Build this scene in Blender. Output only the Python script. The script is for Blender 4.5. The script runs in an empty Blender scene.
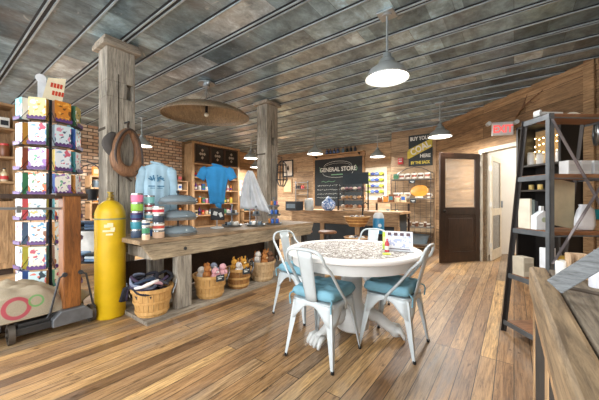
import bpy, bmesh, math, random
from mathutils import noise as NZ
from mathutils import Vector, Matrix
random.seed(7)
PI = math.pi
S = bpy.context.scene
COL = S.collection
HC = 3.05                      # ceiling height
CAMZ = 1.2

# ------------------------------------------------------------------ helpers
def P(px, z):                  # plan position on the sight line of a column of the photo, z metres deep
    t = (px - 299.5) / 286.0
    return (z * (-.6 + .8 * t), z * (.8 + .6 * t))
def HH(py, z): return CAMZ + (200 - py) * z / 286.0

class MB:
    def __init__(s): s.b = bmesh.new()
    def _xf(s, vs, M): bmesh.ops.transform(s.b, matrix=M, verts=vs)
    def box(s, c, d, rz=0, rx=0, ry=0):
        r = bmesh.ops.create_cube(s.b, size=1)['verts']
        M = Matrix.Translation(c) @ Matrix.Rotation(rz, 4, 'Z') @ Matrix.Rotation(ry, 4, 'Y') @ Matrix.Rotation(rx, 4, 'X') @ Matrix.Diagonal((d[0], d[1], d[2], 1))
        s._xf(r, M); return s
    def bx(s, x0, x1, y0, y1, z0, z1):
        return s.box(((x0+x1)/2, (y0+y1)/2, (z0+z1)/2), (abs(x1-x0), abs(y1-y0), abs(z1-z0)))
    def cyl(s, p0, p1, r0, r1=None, n=16):
        p0, p1 = Vector(p0), Vector(p1); d = p1 - p0
        r = bmesh.ops.create_cone(s.b, cap_ends=True, segments=n, radius1=r0, radius2=r0 if r1 is None else r1, depth=d.length)['verts']
        s._xf(r, Matrix.Translation((p0+p1)/2) @ d.to_track_quat('Z', 'Y').to_matrix().to_4x4()); return s
    def bar(s, p0, p1, w, t):
        p0, p1 = Vector(p0), Vector(p1); d = p1 - p0
        r = bmesh.ops.create_cube(s.b, size=1)['verts']
        s._xf(r, Matrix.Translation((p0+p1)/2) @ d.to_track_quat('Z', 'Y').to_matrix().to_4x4() @ Matrix.Diagonal((w, t, d.length, 1))); return s
    def tube(s, pts, r, n=8, closed=False):
        pts = [Vector(p) for p in pts]; m = len(pts); rings = []
        rr = r if isinstance(r, (list, tuple)) else [r]*m
        prev = None
        for i, p in enumerate(pts):
            a = pts[(i-1) % m] if (i > 0 or closed) else p
            c = pts[(i+1) % m] if (i < m-1 or closed) else p
            d = (c - a).normalized()
            if prev is None:
                u = d.orthogonal().normalized()
            else:
                u = (prev - d * prev.dot(d))
                u = u.normalized() if u.length > 1e-5 else d.orthogonal().normalized()
            prev = u; v = d.cross(u)
            rings.append([s.b.verts.new(p + (u*math.cos(2*PI*k/n) + v*math.sin(2*PI*k/n))*rr[i]) for k in range(n)])
        return s._skin(rings, closed)
    def _skin(s, rings, closed=False, caps=True):
        m = len(rings); n = len(rings[0])
        for i in range(m if closed else m-1):
            A, B = rings[i], rings[(i+1) % m]
            for k in range(n):
                try: s.b.faces.new((A[k], A[(k+1) % n], B[(k+1) % n], B[k]))
                except Exception: pass
        if caps and not closed:
            try: s.b.faces.new(list(reversed(rings[0]))); s.b.faces.new(rings[-1])
            except Exception: pass
        return s
    def rings(s, R, closed=False, caps=True):
        return s._skin([[s.b.verts.new(p) for p in r] for r in R], closed, caps)
    def lathe(s, prof, c=(0, 0, 0), n=24, sx=1, sy=1, caps=True):
        R = []
        for r, z in prof:
            r = max(r, .0006)
            R.append([(c[0]+sx*r*math.cos(2*PI*k/n), c[1]+sy*r*math.sin(2*PI*k/n), c[2]+z) for k in range(n)])
        return s.rings(R, caps=caps)
    def sph(s, c, r, sc=(1, 1, 1), n=12):
        v = bmesh.ops.create_uvsphere(s.b, u_segments=n, v_segments=max(6, n*2//3), radius=r)['verts']
        s._xf(v, Matrix.Translation(c) @ Matrix.Diagonal((sc[0], sc[1], sc[2], 1))); return s
    def prism(s, poly, plane, a, b):   # poly 2D; plane 'xz' (depth y a..b), 'yz' (depth x), 'xy' (depth z)
        def q(u, v, w): return {'xz': (u, w, v), 'yz': (w, u, v), 'xy': (u, v, w)}[plane]
        A = [s.b.verts.new(q(u, v, a)) for u, v in poly]; B = [s.b.verts.new(q(u, v, b)) for u, v in poly]
        n = len(poly)
        s.b.faces.new(A); s.b.faces.new(list(reversed(B)))
        for k in range(n): s.b.faces.new((A[k], A[(k+1) % n], B[(k+1) % n], B[k]))
        return s
    def grid(s, f, nu, nv):
        V = [[s.b.verts.new(f(i/nu, j/nv)) for j in range(nv+1)] for i in range(nu+1)]
        for i in range(nu):
            for j in range(nv): s.b.faces.new((V[i][j], V[i+1][j], V[i+1][j+1], V[i][j+1]))
        return s
    def noise(s, a, f=8):
        from mathutils import noise as N
        for v in s.b.verts:
            v.co += N.noise_vector(v.co*f)*a
        return s
    def build(s, name, mat, parent=None, loc=None, rz=0, smooth=False, bevel=0, solid=0, sub=0):
        bmesh.ops.recalc_face_normals(s.b, faces=s.b.faces)
        me = bpy.data.meshes.new(name); s.b.to_mesh(me); s.b.free()
        me.materials.append(mat)
        if smooth:
            for p in me.polygons: p.use_smooth = True
            if smooth != 'all':
                try: me.set_sharp_from_angle(angle=math.radians(38))
                except Exception: pass
        o = bpy.data.objects.new(name, me); COL.objects.link(o)
        if parent: o.parent = parent
        if loc is not None: o.location = tuple(loc)+(0,)*(3-len(loc))
        o.rotation_euler.z = rz
        if solid: m = o.modifiers.new('s', 'SOLIDIFY'); m.thickness = solid; m.offset = 0
        if bevel: m = o.modifiers.new('b', 'BEVEL'); m.width = bevel; m.segments = 2; m.limit_method = 'ANGLE'
        if sub: m = o.modifiers.new('u', 'SUBSURF'); m.levels = sub; m.render_levels = sub
        return o

def tag(o, label, cat, group=None, kind=None):
    o['label'] = label; o['category'] = cat
    if group: o['group'] = group
    if kind: o['kind'] = kind
    return o
def thing(name, label, cat, loc, rz=0, group=None):
    o = bpy.data.objects.new(name, None); COL.objects.link(o)
    o.empty_display_size = .05; o.location = loc; o.rotation_euler.z = rz
    return tag(o, label, cat, group)
def struct(o): o['kind'] = 'structure'; return o
def dup(root, loc, rz=None, label=None):
    r = root.copy(); COL.objects.link(r); r.location = loc
    if rz is not None: r.rotation_euler.z = rz
    if label: r['label'] = label
    for ch in list(root.children):
        c = ch.copy(); COL.objects.link(c); c.parent = r
        for g in ch.children:
            d = g.copy(); COL.objects.link(d); d.parent = c
    return r
def lettering(txt, size, mat, parent, loc, rot=(PI/2, 0, 0), name='lettering', bold=0.0, sx=1.0, shear=0, align='CENTER'):
    cu = bpy.data.curves.new(name, 'FONT'); cu.body = txt; cu.size = size; cu.align_x = align; cu.align_y = 'CENTER'
    cu.extrude = .001; cu.offset = bold; cu.shear = shear; cu.resolution_u = 3
    o = bpy.data.objects.new(name, cu); COL.objects.link(o)
    bpy.context.view_layer.update()
    me = bpy.data.meshes.new_from_object(o.evaluated_get(bpy.context.evaluated_depsgraph_get()))
    bpy.data.objects.remove(o)
    me.materials.clear(); me.materials.append(mat)
    o = bpy.data.objects.new(name, me); COL.objects.link(o)
    o.parent = parent; o.location = loc; o.rotation_euler = rot; o.scale = (sx, 1, 1)
    return o

# ------------------------------------------------------------------ materials
def lin(c):
    return tuple((x/12.92 if x <= .04045 else ((x+.055)/1.055)**2.4) for x in c[:3]) + (1,)
def hexc(h): return lin(tuple(int(h[i:i+2], 16)/255 for i in (0, 2, 4)))
class NT:
    def __init__(s, name):
        s.m = bpy.data.materials.new(name); s.m.use_nodes = True
        s.t = s.m.node_tree; s.N = s.t.nodes; s.b = s.N['Principled BSDF']
    def n(s, t, **kw):
        x = s.N.new(t)
        for k, v in kw.items():
            if k.startswith('_'): setattr(x, k[1:], v)
            else:
                kk = k.replace('__', ' ')
                x.inputs[kk].default_value = v
        return x
    def l(s, a, b): s.t.links.new(a, b)
    def ramp(s, fac, cols, interp='LINEAR'):
        r = s.n('ShaderNodeValToRGB'); r.color_ramp.interpolation = interp
        e = r.color_ramp.elements
        while len(e) < len(cols): e.new(.5)
        for i, (p, c) in enumerate(cols):
            e[i].position = p; e[i].color = hexc(c) if isinstance(c, str) else c
        s.l(fac, r.inputs[0]); return r.outputs[0]
    def mix(s, a, b, fac, mode='MIX'):
        m = s.n('ShaderNodeMix', _data_type='RGBA', _blend_type=mode)
        for sock, v in ((m.inputs[0], fac), (m.inputs[6], a), (m.inputs[7], b)):
            if hasattr(v, 'links'): s.l(v, sock)
            else: sock.default_value = v
        return m.outputs[2]
    def coord(s, axes=None, scale=(1, 1, 1)):
        tc = s.n('ShaderNodeTexCoord').outputs['Object']
        if axes:
            sp = s.n('ShaderNodeSeparateXYZ'); cb = s.n('ShaderNodeCombineXYZ'); s.l(tc, sp.inputs[0])
            for i, a in enumerate(axes):
                s.l(sp.outputs['xyz'.index(a)], cb.inputs[i])
            tc = cb.outputs[0]
        mp = s.n('ShaderNodeMapping'); mp.inputs['Scale'].default_value = scale
        s.l(tc, mp.inputs[0]); return mp.outputs[0]
    def noise(s, v, scale=5, detail=4, rough=.55, dist=0):
        x = s.n('ShaderNodeTexNoise', Scale=scale, Detail=detail, Roughness=rough, Distortion=dist)
        s.l(v, x.inputs['Vector']); return x.outputs['Fac']
    def bump(s, h, st=.3, d=.01):
        x = s.n('ShaderNodeBump', Strength=st, Distance=d); s.l(h, x.inputs['Height'])
        s.l(x.outputs[0], s.b.inputs['Normal'])
    def col(s, c): s.l(c, s.b.inputs['Base Color'])
    def set(s, **kw):
        for k, v in kw.items(): s.b.inputs[k.replace('__', ' ')].default_value = v
_mc = {}
def plain(h, rough=.5, metal=0, var=.12, sc=9):
    k = ('p', h, rough, metal, var, sc)
    if k in _mc: return _mc[k]
    t = NT('paint_'+h); t.set(Roughness=rough, Metallic=metal)
    f = t.noise(t.coord(), sc, 3)
    a = hexc(h); lo = tuple(x*(1-var) for x in a[:3])+(1,); hi = tuple(min(1, x*(1+var)) for x in a[:3])+(1,)
    t.col(t.ramp(f, [(.3, lo), (.7, hi)]))
    _mc[k] = t.m; return t.m
def emit(h, st):
    t = NT('glow_'+h); t.set(**{'Base Color': hexc(h), 'Emission Color': hexc(h), 'Emission Strength': st}); return t.m
def wood(c1, c2, c3, axis='x', sc=1.0, rough=.55, bump=.25, dark=.5, planks=None):
    """grain runs along axis; planks=(axes, length, width) adds separate boards"""
    k = ('w', c1, c2, c3, axis, sc, rough, bump, dark, planks)
    if k in _mc: return _mc[k]
    t = NT('wood_'+c1+axis); t.set(Roughness=rough)
    s = [9*sc]*3; s['xyz'.index(axis)] = .8*sc
    v0 = t.coord(None, tuple(s))
    if planks:
        axes, L, W = planks
        bc = t.coord(axes)
        br = t.n('ShaderNodeTexBrick', Scale=1.0, _offset=.37, _offset_frequency=2)
        br.inputs['Mortar Size'].default_value = .0035; br.inputs['Mortar Smooth'].default_value = .3
        br.inputs['Brick Width'].default_value = L; br.inputs['Row Height'].default_value = W
        br.inputs['Color1'].default_value = (0, 0, 0, 1); br.inputs['Color2'].default_value = (1, 1, 1, 1); br.inputs['Mortar'].default_value = (.5, .5, .5, 1)
        t.l(bc, br.inputs['Vector'])
        ad = t.n('ShaderNodeVectorMath', _operation='MULTIPLY_ADD')
        t.l(br.outputs['Color'], ad.inputs[0]); ad.inputs[1].default_value = (13, 17, 19); t.l(v0, ad.inputs[2])
        v = ad.outputs[0]
        base = t.ramp(br.outputs['Color'], planks_ramp(c1, c2, c3))
    else:
        v = v0; base = None
    g = t.noise(v, 1.6, 8, .65, 1.2)
    if base is None:
        base = t.ramp(t.noise(t.coord(None, (1.2, 1.2, 1.2)), 1.4, 2), [(.3, c1), (.55, c2), (.75, c3)])
    gr = t.ramp(g, [(.25, (dark, dark, dark, 1)), (.5, (.82, .82, .82, 1)), (.75, (1.2, 1.2, 1.2, 1))])
    c = t.mix(base, gr, 1.0, 'MULTIPLY')
    g2 = t.noise(v, 6.5, 6, .75, .5)
    c = t.mix(c, t.ramp(g2, [(.36, (.5, .47, .44, 1)), (.5, (.95, .95, .95, 1)), (.66, (1.3, 1.3, 1.3, 1))]), 1.0, 'MULTIPLY')
    bl = t.noise(t.coord(), 2.2*sc, 5, .7)
    c = t.mix(c, hexc(c1), t.ramp(bl, [(.52, (0, 0, 0, 1)), (.75, (.6, .6, .6, 1))]), 'MIX')
    h = g
    if planks:
        c = t.mix(c, (.02, .014, .01, 1), br.outputs['Fac'])
        mm = t.n('ShaderNodeMath', _operation='SUBTRACT'); t.l(g, mm.inputs[0]); t.l(br.outputs['Fac'], mm.inputs[1]); h = mm.outputs[0]
    t.col(c); t.bump(h, bump, .008)
    _mc[k] = t.m; return t.m
def planks_ramp(a, b, c): return [(0, a), (.35, b), (.65, c), (1, b)]

def mat_floor():
    t = NT('old_pine_floor'); 
    bc = t.coord('yx')
    br = t.n('ShaderNodeTexBrick', Scale=1.0, _offset=.41, _offset_frequency=3)
    br.inputs['Mortar Size'].default_value = .0028; br.inputs['Mortar Smooth'].default_value = .2
    br.inputs['Brick Width'].default_value = 2.6; br.inputs['Row Height'].default_value = .105
    br.inputs['Color1'].default_value = (0, 0, 0, 1); br.inputs['Color2'].default_value = (1, 1, 1, 1); br.inputs['Mortar'].default_value = (.5, .5, .5, 1)
    t.l(bc, br.inputs['Vector'])
    v0 = t.coord(None, (14, .9, 3))
    ad = t.n('ShaderNodeVectorMath', _operation='MULTIPLY_ADD')
    t.l(br.outputs['Color'], ad.inputs[0]); ad.inputs[1].default_value = (31, 23, 7); t.l(v0, ad.inputs[2])
    base = t.ramp(br.outputs['Color'], [(0, '6f523a'), (.12, 'ab865e'), (.3, 'd0a975'), (.45, 'a58b6e'), (.6, 'd6b07a'), (.75, '9c7c5c'), (.88, 'c29a6a'), (1, '93806a')])
    g = t.noise(ad.outputs[0], 1.4, 9, .7, 1.6)
    c = t.mix(base, t.ramp(g, [(.30, (.26, .20, .16, 1)), (.46, (.78, .74, .70, 1)), (.72, (1.22, 1.2, 1.16, 1))]), 1.0, 'MULTIPLY')
    g2 = t.noise(ad.outputs[0], 6, 6, .75, .6)
    c = t.mix(c, t.ramp(g2, [(.36, (.5, .46, .42, 1)), (.5, (.95, .95, .95, 1)), (.66, (1.28, 1.28, 1.28, 1))]), 1.0, 'MULTIPLY')
    # worn grey wash and dark knots
    w = t.noise(t.coord(None, (1.3, .5, 1)), 1.1, 6, .65)
    c = t.mix(c, hexc('8f867a'), t.ramp(w, [(.5, (0, 0, 0, 1)), (.66, (.55, .55, .55, 1))]))
    k = t.noise(t.coord(None, (6, 2.4, 1)), 2.3, 3, .5)
    c = t.mix(c, hexc('3f2616'), t.ramp(k, [(.66, (0, 0, 0, 1)), (.73, (.75, .75, .75, 1))]))
    c = t.mix(c, (.03, .02, .012, 1), br.outputs['Fac'])
    t.col(c); t.set(Roughness=.42)
    rr = t.n('ShaderNodeMapRange'); rr.inputs[3].default_value = .3; rr.inputs[4].default_value = .6; t.l(g, rr.inputs[0]); t.l(rr.outputs[0], t.b.inputs['Roughness'])
    mm = t.n('ShaderNodeMath', _operation='SUBTRACT'); t.l(g, mm.inputs[0]); t.l(br.outputs['Fac'], mm.inputs[1])
    t.bump(mm.outputs[0], .18, .004); return t.m
def mat_tin():
    t = NT('aged_tin_sheets')
    br = t.n('ShaderNodeTexBrick', Scale=1.0, _offset=.5, _offset_frequency=2)
    br.inputs['Mortar Size'].default_value = .0015
    br.inputs['Brick Width'].default_value = .92; br.inputs['Row Height'].default_value = .346
    br.inputs['Color1'].default_value = (0, 0, 0, 1); br.inputs['Color2'].default_value = (1, 1, 1, 1); br.inputs['Mortar'].default_value = (.5, .5, .5, 1)
    mp = t.coord(); ad0 = t.n('ShaderNodeVectorMath', _operation='ADD'); t.l(mp, ad0.inputs[0]); ad0.inputs[1].default_value = (0, -.058, 0)
    t.l(ad0.outputs[0], br.inputs['Vector'])
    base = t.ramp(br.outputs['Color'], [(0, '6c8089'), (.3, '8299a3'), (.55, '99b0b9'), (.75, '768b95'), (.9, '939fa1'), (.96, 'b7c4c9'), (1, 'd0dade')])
    n1 = t.noise(t.coord(None, (1.6, 1.2, 1)), 3.2, 8, .72, .3)
    c = t.mix(base, t.ramp(n1, [(.3, (.35, .36, .37, 1)), (.5, (.9, .9, .9, 1)), (.68, (1.6, 1.62, 1.65, 1))]), 1.0, 'MULTIPLY')
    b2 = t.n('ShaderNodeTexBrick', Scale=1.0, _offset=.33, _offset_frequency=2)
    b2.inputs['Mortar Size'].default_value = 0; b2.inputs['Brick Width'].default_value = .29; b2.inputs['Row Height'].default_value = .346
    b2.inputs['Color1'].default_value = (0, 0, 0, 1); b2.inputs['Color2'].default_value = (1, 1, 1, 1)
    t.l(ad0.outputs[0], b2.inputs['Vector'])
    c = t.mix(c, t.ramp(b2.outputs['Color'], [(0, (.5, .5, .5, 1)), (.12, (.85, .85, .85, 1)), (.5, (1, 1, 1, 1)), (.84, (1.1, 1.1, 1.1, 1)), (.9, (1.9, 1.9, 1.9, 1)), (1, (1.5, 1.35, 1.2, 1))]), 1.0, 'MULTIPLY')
    n2 = t.noise(t.coord(), .9, 3, .6)
    c = t.mix(c, hexc('7d6a5c'), t.ramp(n2, [(.6, (0, 0, 0, 1)), (.75, (.4, .4, .4, 1))]))
    n3 = t.noise(t.coord(None, (1, 1.6, 1)), 3.1, 5, .6, 2)
    c = t.mix(c, hexc('b9bdbd'), t.ramp(n3, [(.64, (0, 0, 0, 1)), (.72, (.6, .6, .6, 1))]))
    c = t.mix(c, (.05, .05, .05, 1), br.outputs['Fac'])
    t.col(c); t.set(Metallic=.4, Roughness=.33)
    t.bump(t.noise(t.coord(None, (1.4, 1, 1)), 5, 4, .55, .4), .3, .02); return t.m
def mat_brick():
    t = NT('old_brick')
    br = t.n('ShaderNodeTexBrick', Scale=1.0)
    br.inputs['Mortar Size'].default_value = .013; br.inputs['Mortar Smooth'].default_value = .3
    br.inputs['Brick Width'].default_value = .23; br.inputs['Row Height'].default_value = .085
    br.inputs['Color1'].default_value = (0, 0, 0, 1); br.inputs['Color2'].default_value = (1, 1, 1, 1); br.inputs['Mortar'].default_value = (.5, .5, .5, 1)
    t.l(t.coord('xz'), br.inputs['Vector'])
    base = t.ramp(br.outputs['Color'], [(0, '8f7460'), (.3, 'cbae92'), (.5, 'b98a69'), (.7, 'd9c4ab'), (1, 'a98c74')])
    n = t.noise(t.coord(), 14, 5)
    c = t.mix(base, t.ramp(n, [(.3, (.7, .7, .7, 1)), (.7, (1.15, 1.15, 1.15, 1))]), 1.0, 'MULTIPLY')
    c = t.mix(c, hexc('5d5146'), br.outputs['Fac'])
    mm = t.n('ShaderNodeMath', _operation='SUBTRACT'); t.l(n, mm.inputs[0]); t.l(br.outputs['Fac'], mm.inputs[1])
    t.col(c); t.set(Roughness=.85); t.bump(mm.outputs[0], .6, .015); return t.m
def mat_print(bg, a, b, sc=9, th=.56):
    k = ('pr', bg, a, b, sc, th)
    if k in _mc: return _mc[k]
    t = NT('printed_cover_'+bg); v = t.coord(); t.set(Roughness=.35)
    c = t.mix(hexc(bg), hexc(a), t.ramp(t.noise(v, sc, 1, .4, .6), [(th, (0, 0, 0, 1)), (th+.02, (1, 1, 1, 1))]))
    v2 = t.coord(None, (1, 1, 1)); n2 = t.n('ShaderNodeTexNoise', Scale=sc*1.7, Detail=1.0); n2.noise_dimensions = '4D'; n2.inputs['W'].default_value = sc*3.1
    t.l(v2, n2.inputs['Vector'])
    c = t.mix(c, hexc(b), t.ramp(n2.outputs['Fac'], [(th+.04, (0, 0, 0, 1)), (th+.06, (1, 1, 1, 1))]))
    t.col(c); _mc[k] = t.m; return t.m
def mat_tabletop():
    t = NT('stencilled_white_top'); t.set(Roughness=.6, Specular__IOR__Level=.2)
    v = t.coord(None, (1, 1, 1))
    w = t.noise(v, 22, 3, .6, 1.8)
    c = t.mix(hexc('cfccc6'), hexc('59463c'), t.ramp(w, [(.47, (0, 0, 0, 1)), (.49, (.9, .9, .9, 1)), (.60, (.9, .9, .9, 1)), (.62, (0, 0, 0, 1))]))
    sp = t.n('ShaderNodeSeparateXYZ'); t.l(v, sp.inputs[0])
    ln = t.n('ShaderNodeVectorMath', _operation='LENGTH')
    cb = t.n('ShaderNodeCombineXYZ'); t.l(sp.outputs[0], cb.inputs[0]); t.l(sp.outputs[1], cb.inputs[1]); t.l(cb.outputs[0], ln.inputs[0])
    edge = t.ramp(ln.outputs['Value'], [(.47, (0, 0, 0, 1)), (.49, (1, 1, 1, 1))])
    c = t.mix(c, hexc('e4e2de'), edge)
    t.col(c); return t.m
def mat_burlap():
    t = NT('burlap'); t.set(Roughness=.95)
    v = t.coord()
    w1 = t.n('ShaderNodeTexNoise', Scale=140.0, Detail=2.0); t.l(v, w1.inputs[0])
    c = t.mix(hexc('ada08a'), hexc('8f826b'), w1.outputs['Fac'])
    ds = t.n('ShaderNodeVectorMath', _operation='DISTANCE'); t.l(v, ds.inputs[0]); ds.inputs[1].default_value = (.32, .09, .30)
    c = t.mix(c, hexc('a83d4c'), t.ramp(ds.outputs['Value'], [(.06, (0, 0, 0, 1)), (.065, (.9, .9, .9, 1)), (.09, (.9, .9, .9, 1)), (.095, (0, 0, 0, 1))]))
    ds = t.n('ShaderNodeVectorMath', _operation='DISTANCE'); t.l(v, ds.inputs[0]); ds.inputs[1].default_value = (.31, .215, .33)
    c = t.mix(c, hexc('5c9a55'), t.ramp(ds.outputs['Value'], [(.035, (0, 0, 0, 1)), (.04, (.85, .85, .85, 1)), (.05, (.85, .85, .85, 1)), (.055, (0, 0, 0, 1))]))
    t.col(c); t.bump(w1.outputs['Fac'], .3, .004); return t.m
def mat_glass(tint='dfe6e4', alpha=.13):
    t = NT('glass_pane'); t.set(**{'Base Color': hexc(tint), 'Roughness': .05, 'Alpha': alpha, 'Specular IOR Level': .3}); return t.m
def mat_fabric(h, sc=120):
    k = ('f', h)
    if k in _mc: return _mc[k]
    t = NT('fabric_'+h); t.set(Roughness=.9)
    n = t.noise(t.coord(), sc, 2); n2 = t.noise(t.coord(), 6, 4)
    a = hexc(h)
    c = t.ramp(n2, [(.3, tuple(x*.82 for x in a[:3])+(1,)), (.7, tuple(min(1, x*1.12) for x in a[:3])+(1,))])
    t.col(c); t.bump(n, .15, .002); _mc[k] = t.m; return t.m
def mat_wicker(h1, h2, n=60):
    k = ('wk', h1, h2)
    if k in _mc: return _mc[k]
    t = NT('veneer_'+h1); t.set(Roughness=.6)
    g = t.noise(t.coord(None, (14, 14, 1.5)), 3, 5, .6)
    t.col(t.ramp(g, [(.3, h1), (.7, h2)])); t.bump(g, .2, .003)
    _mc[k] = t.m; return t.m

M_FLOOR = mat_floor(); M_TIN = mat_tin(); M_BRICK = mat_brick()
M_WALL = wood('9c8163', 'bb9c79', 'cbb08d', 'x', .8, .7, .25, .6, ('xz', 2.7, .19))
M_WALLD = wood('8a6a4a', 'a5825c', 'b79169', 'x', .8, .7, .25, .5, ('xz', 2.4, .24))
M_OLD = wood('8a8276', 'aba292', 'c0b7a8', 'z', 1.0, .8, .5, .4)
M_OLDY = wood('8a8072', 'a89c8a', 'beb29f', 'y', 1.0, .8, .5, .4)
M_OLDX = wood('6f665a', '8b8071', 'a19584', 'x', 1.0, .8, .5, .4)
M_TAN = wood('a07c55', 'b8936a', 'caa77c', 'x', 1, .6, .2, .6)
M_TANY = wood('8f7558', 'a48b6c', 'b79d7c', 'y', 1, .65, .3, .5)
M_TANZ = wood('a07c55', 'b8936a', 'caa77c', 'z', 1, .6, .2, .6)
M_ORNG = wood('7d4a22', '98602e', 'ab743c', 'z', 1.4, .45, .2, .45)
M_DARK = wood('2f1d12', '40281a', '4d3220', 'z', 1.2, .4, .1, .6)
M_DARKX = wood('3a2a20', '4a372a', '5b4636', 'x', 1.2, .5, .15, .6)
M_SHELF = wood('7f5537', '9c6c49', 'b08259', 'x', 1.3, .5, .15, .55)
M_BASK = mat_wicker('b98a4d', 'd6ab6c')
M_BASKD = mat_wicker('8a5f33', 'b07f48')
M_BASKP = mat_wicker('b39268', 'd9bd92')
M_WHITE = plain('c9cbc9', .35, .0, .04)
M_CHAIR = plain('bcc4c6', .25, .1, .05)
M_IRON = plain('4a4c4f', .45, .6, .15)
M_BLACK = plain('17181a', .5, .2, .1)
M_STEEL = plain('8e9498', .3, .8, .12)
M_GALV = plain('a9b0b3', .35, .7, .12)
M_YEL = plain('d9b214', .45, .0, .12, 5)
M_CUSH = mat_fabric('74a4b5')
M_GLASS = mat_glass()
M_SLATE = plain('2e3438', .7, 0, .15)
M_LAMPIN = emit('fff6e6', 6)
M_SHADE = plain('b8bdbd', .35, .5, .06)
M_COLL = wood('6e4c33', '8a6141', '9c7350', 'z', 1.5, .65, .3, .5)
M_CHALK = plain('d5d8d2', .9, 0, .1, 60)
M_PLASTER = plain('dcd8cf', .8, 0, .04, 2)

# ------------------------------------------------------------------ the setting
XL, YB, XR, YS = -8.4, 8.9, .88, -2.8
struct(MB().bx(XL-.1, 3.4, YS, 11, -.1, 0).build('floor', M_FLOOR))
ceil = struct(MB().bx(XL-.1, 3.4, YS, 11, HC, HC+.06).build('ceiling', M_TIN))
k = 0; y = .75 - .346*13
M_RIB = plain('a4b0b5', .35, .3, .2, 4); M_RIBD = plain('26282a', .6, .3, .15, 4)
while y < 9:
    if y > YS+.1:
        if k % 2 == 1:
            MB().box((-3.76, y-.024, HC-.009), (9.26, .014, .016)).box((-3.76, y+.024, HC-.009), (9.26, .014, .016)).build('rib', M_RIB, ceil)
            MB().box((-3.76, y, HC-.004), (9.26, .03, .006)).box((-3.76, y-.042, HC-.003), (9.26, .018, .006)).build('rib_shadow_strip', M_RIBD, ceil)  # dark strips put in as the shadow along and between the ribs
        else:
            MB().box((-3.76, y, HC-.009), (9.26, .015, .016)).build('rib', M_RIB, ceil)
            MB().box((-3.76, y-.018, HC-.003), (9.26, .018, .006)).build('rib_shadow_strip', M_RIBD, ceil)
    y += .346; k += 1
# left wall: brick then wood.  local x along the wall
def wallobj(name, mat, loc, rz, L, z0=0, z1=HC, th=.1, holes=()):
    m = MB()
    if not holes: m.bx(0, L, 0, th, z0, z1)
    else:
        x = 0
        for a, b, ht in holes:
            m.bx(x, a, 0, th, z0, z1); m.bx(a, b, 0, th, ht, z1); x = b
        m.bx(x, L, 0, th, z0, z1)
    o = m.build(name, mat, None, loc, rz); return struct(o)
wallobj('wall_left', M_BRICK, (XL, .2, 0), PI/2, 4.8)
wallobj('wall_left_rear', M_WALLD, (XL, 5.0, 0), PI/2, YB-5.0)
wallobj('wall_back', M_WALL, (XL-.1, YB, 0), 0, -2.66-XL+.2)
wallobj('wall_return', M_WALL, (-2.56, YB, 0), -PI/2, YB-7.7-.1)
wallobj('wall_back_right', M_WALL, (-2.66, 7.7, 0), 0, 1.12)
# 45 degree corner wall from (-1.55,7.7) to (.88,5.27) with the hall doorway
DL = 2.43*math.sqrt(2)
def dg(t, off=0): return (-1.55 + (t+off)/math.sqrt(2), 7.7 - (t-off)/math.sqrt(2))   # along wall t, behind it off
T0, T1 = 1.50, 2.28
wallobj('wall_corner', M_WALLD, (-1.55, 7.7, 0), -PI/4, DL+.05, holes=((T0, T1, 2.12),))
wallobj('wall_right', M_WALL, (XR, 5.27, 0), -PI/2, 5.27)
o = MB().bx(0, .12, -.03, 0, 0, HC).build('trim_1', M_TAN, None, (XR-.12, 5.35, 0), -PI/4); struct(o)
o = MB().bx(-.03, .03, -.02, 0, 0, HC).build('trim_2', M_TANZ, None, (-1.575, 7.7, 0), 0); struct(o)
o = MB().bx(0, DL, -.02, 0, HC-.09, HC-.03).build('trim_3', M_TAN, None, (-1.55, 7.7, 0), -PI/4); struct(o)
m = MB()
m.bx(T0-.07, T0, -.03, .12, 0, 2.19); m.bx(T1, T1+.07, -.03, .12, 0, 2.19); m.bx(T0, T1, -.03, .12, 2.12, 2.19)
struct(m.build('trim_4', plain('cfc6b4', .6), None, (-1.55, 7.7, 0), -PI/4))
# hall behind
a = dg(-.2, .12); 
wallobj('wall_hall_back', M_PLASTER, dg(.6, 2.9), -PI/4, 2.9)
wallobj('wall_hall_left', M_PLASTER, dg(.9, .12), PI/4, 2.8)
wallobj('wall_hall_right', M_PLASTER, dg(3.3, 2.9), -PI*3/4, 2.8)
# platform the timber goods stand on
struct(MB().bx(-3.62, -2.78, 1.30, 4.5, 0, .04).build('trim_5', M_OLDY, bevel=.004))

def door_panel(root, W, H, mat, glass, railz, t=.04, st=.11):
    m = MB()
    m.bx(0, st, -t/2, t/2, 0, H); m.bx(W-st, W, -t/2, t/2, 0, H)
    m.bx(st, W-st, -t/2, t/2, 0, .2); m.bx(st, W-st, -t/2, t/2, H-st, H); m.bx(st, W-st, -t/2, t/2, railz-.07, railz+.07)
    m.build('door_frame', mat, root, bevel=.004)
    MB().bx(st, W-st, -.008, .008, railz+.07, H-st).build('pane', glass, root)
# dark open door leaf
hx, hy = dg(T0-.02, -.06)
ex, ey = P(437.5, 5.4)
ang = math.atan2(ey-hy, ex-hx); W = .9
r = thing('door_leaf', 'dark brown wooden door with a tall glass pane standing open', 'door', (hx, hy, .01), ang)
door_panel(r, W, 2.09, M_DARK, M_GLASS, .98)
m = MB(); m.bx(.11, W-.11, -.012, .012, .2, .91); m.bx(.17, W-.17, -.02, .02, .27, .84); m.build('lower_panel', M_DARK, r, bevel=.008)
m = MB().sph((W-.06, -.06, .98), .028).cyl((W-.06, .07, .98), (W-.06, -.06, .98), .01).sph((W-.06, .06, .98), .028); m.build('door_knob', plain('2b2622', .3, .8), r, smooth=True)
hp = plain('cfcabf', .4, .3)
for z in (.25, 1.05, 1.9): MB().box((-.012, 0, z), (.03, .06, .1)).build('hinge', hp, r)
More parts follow.
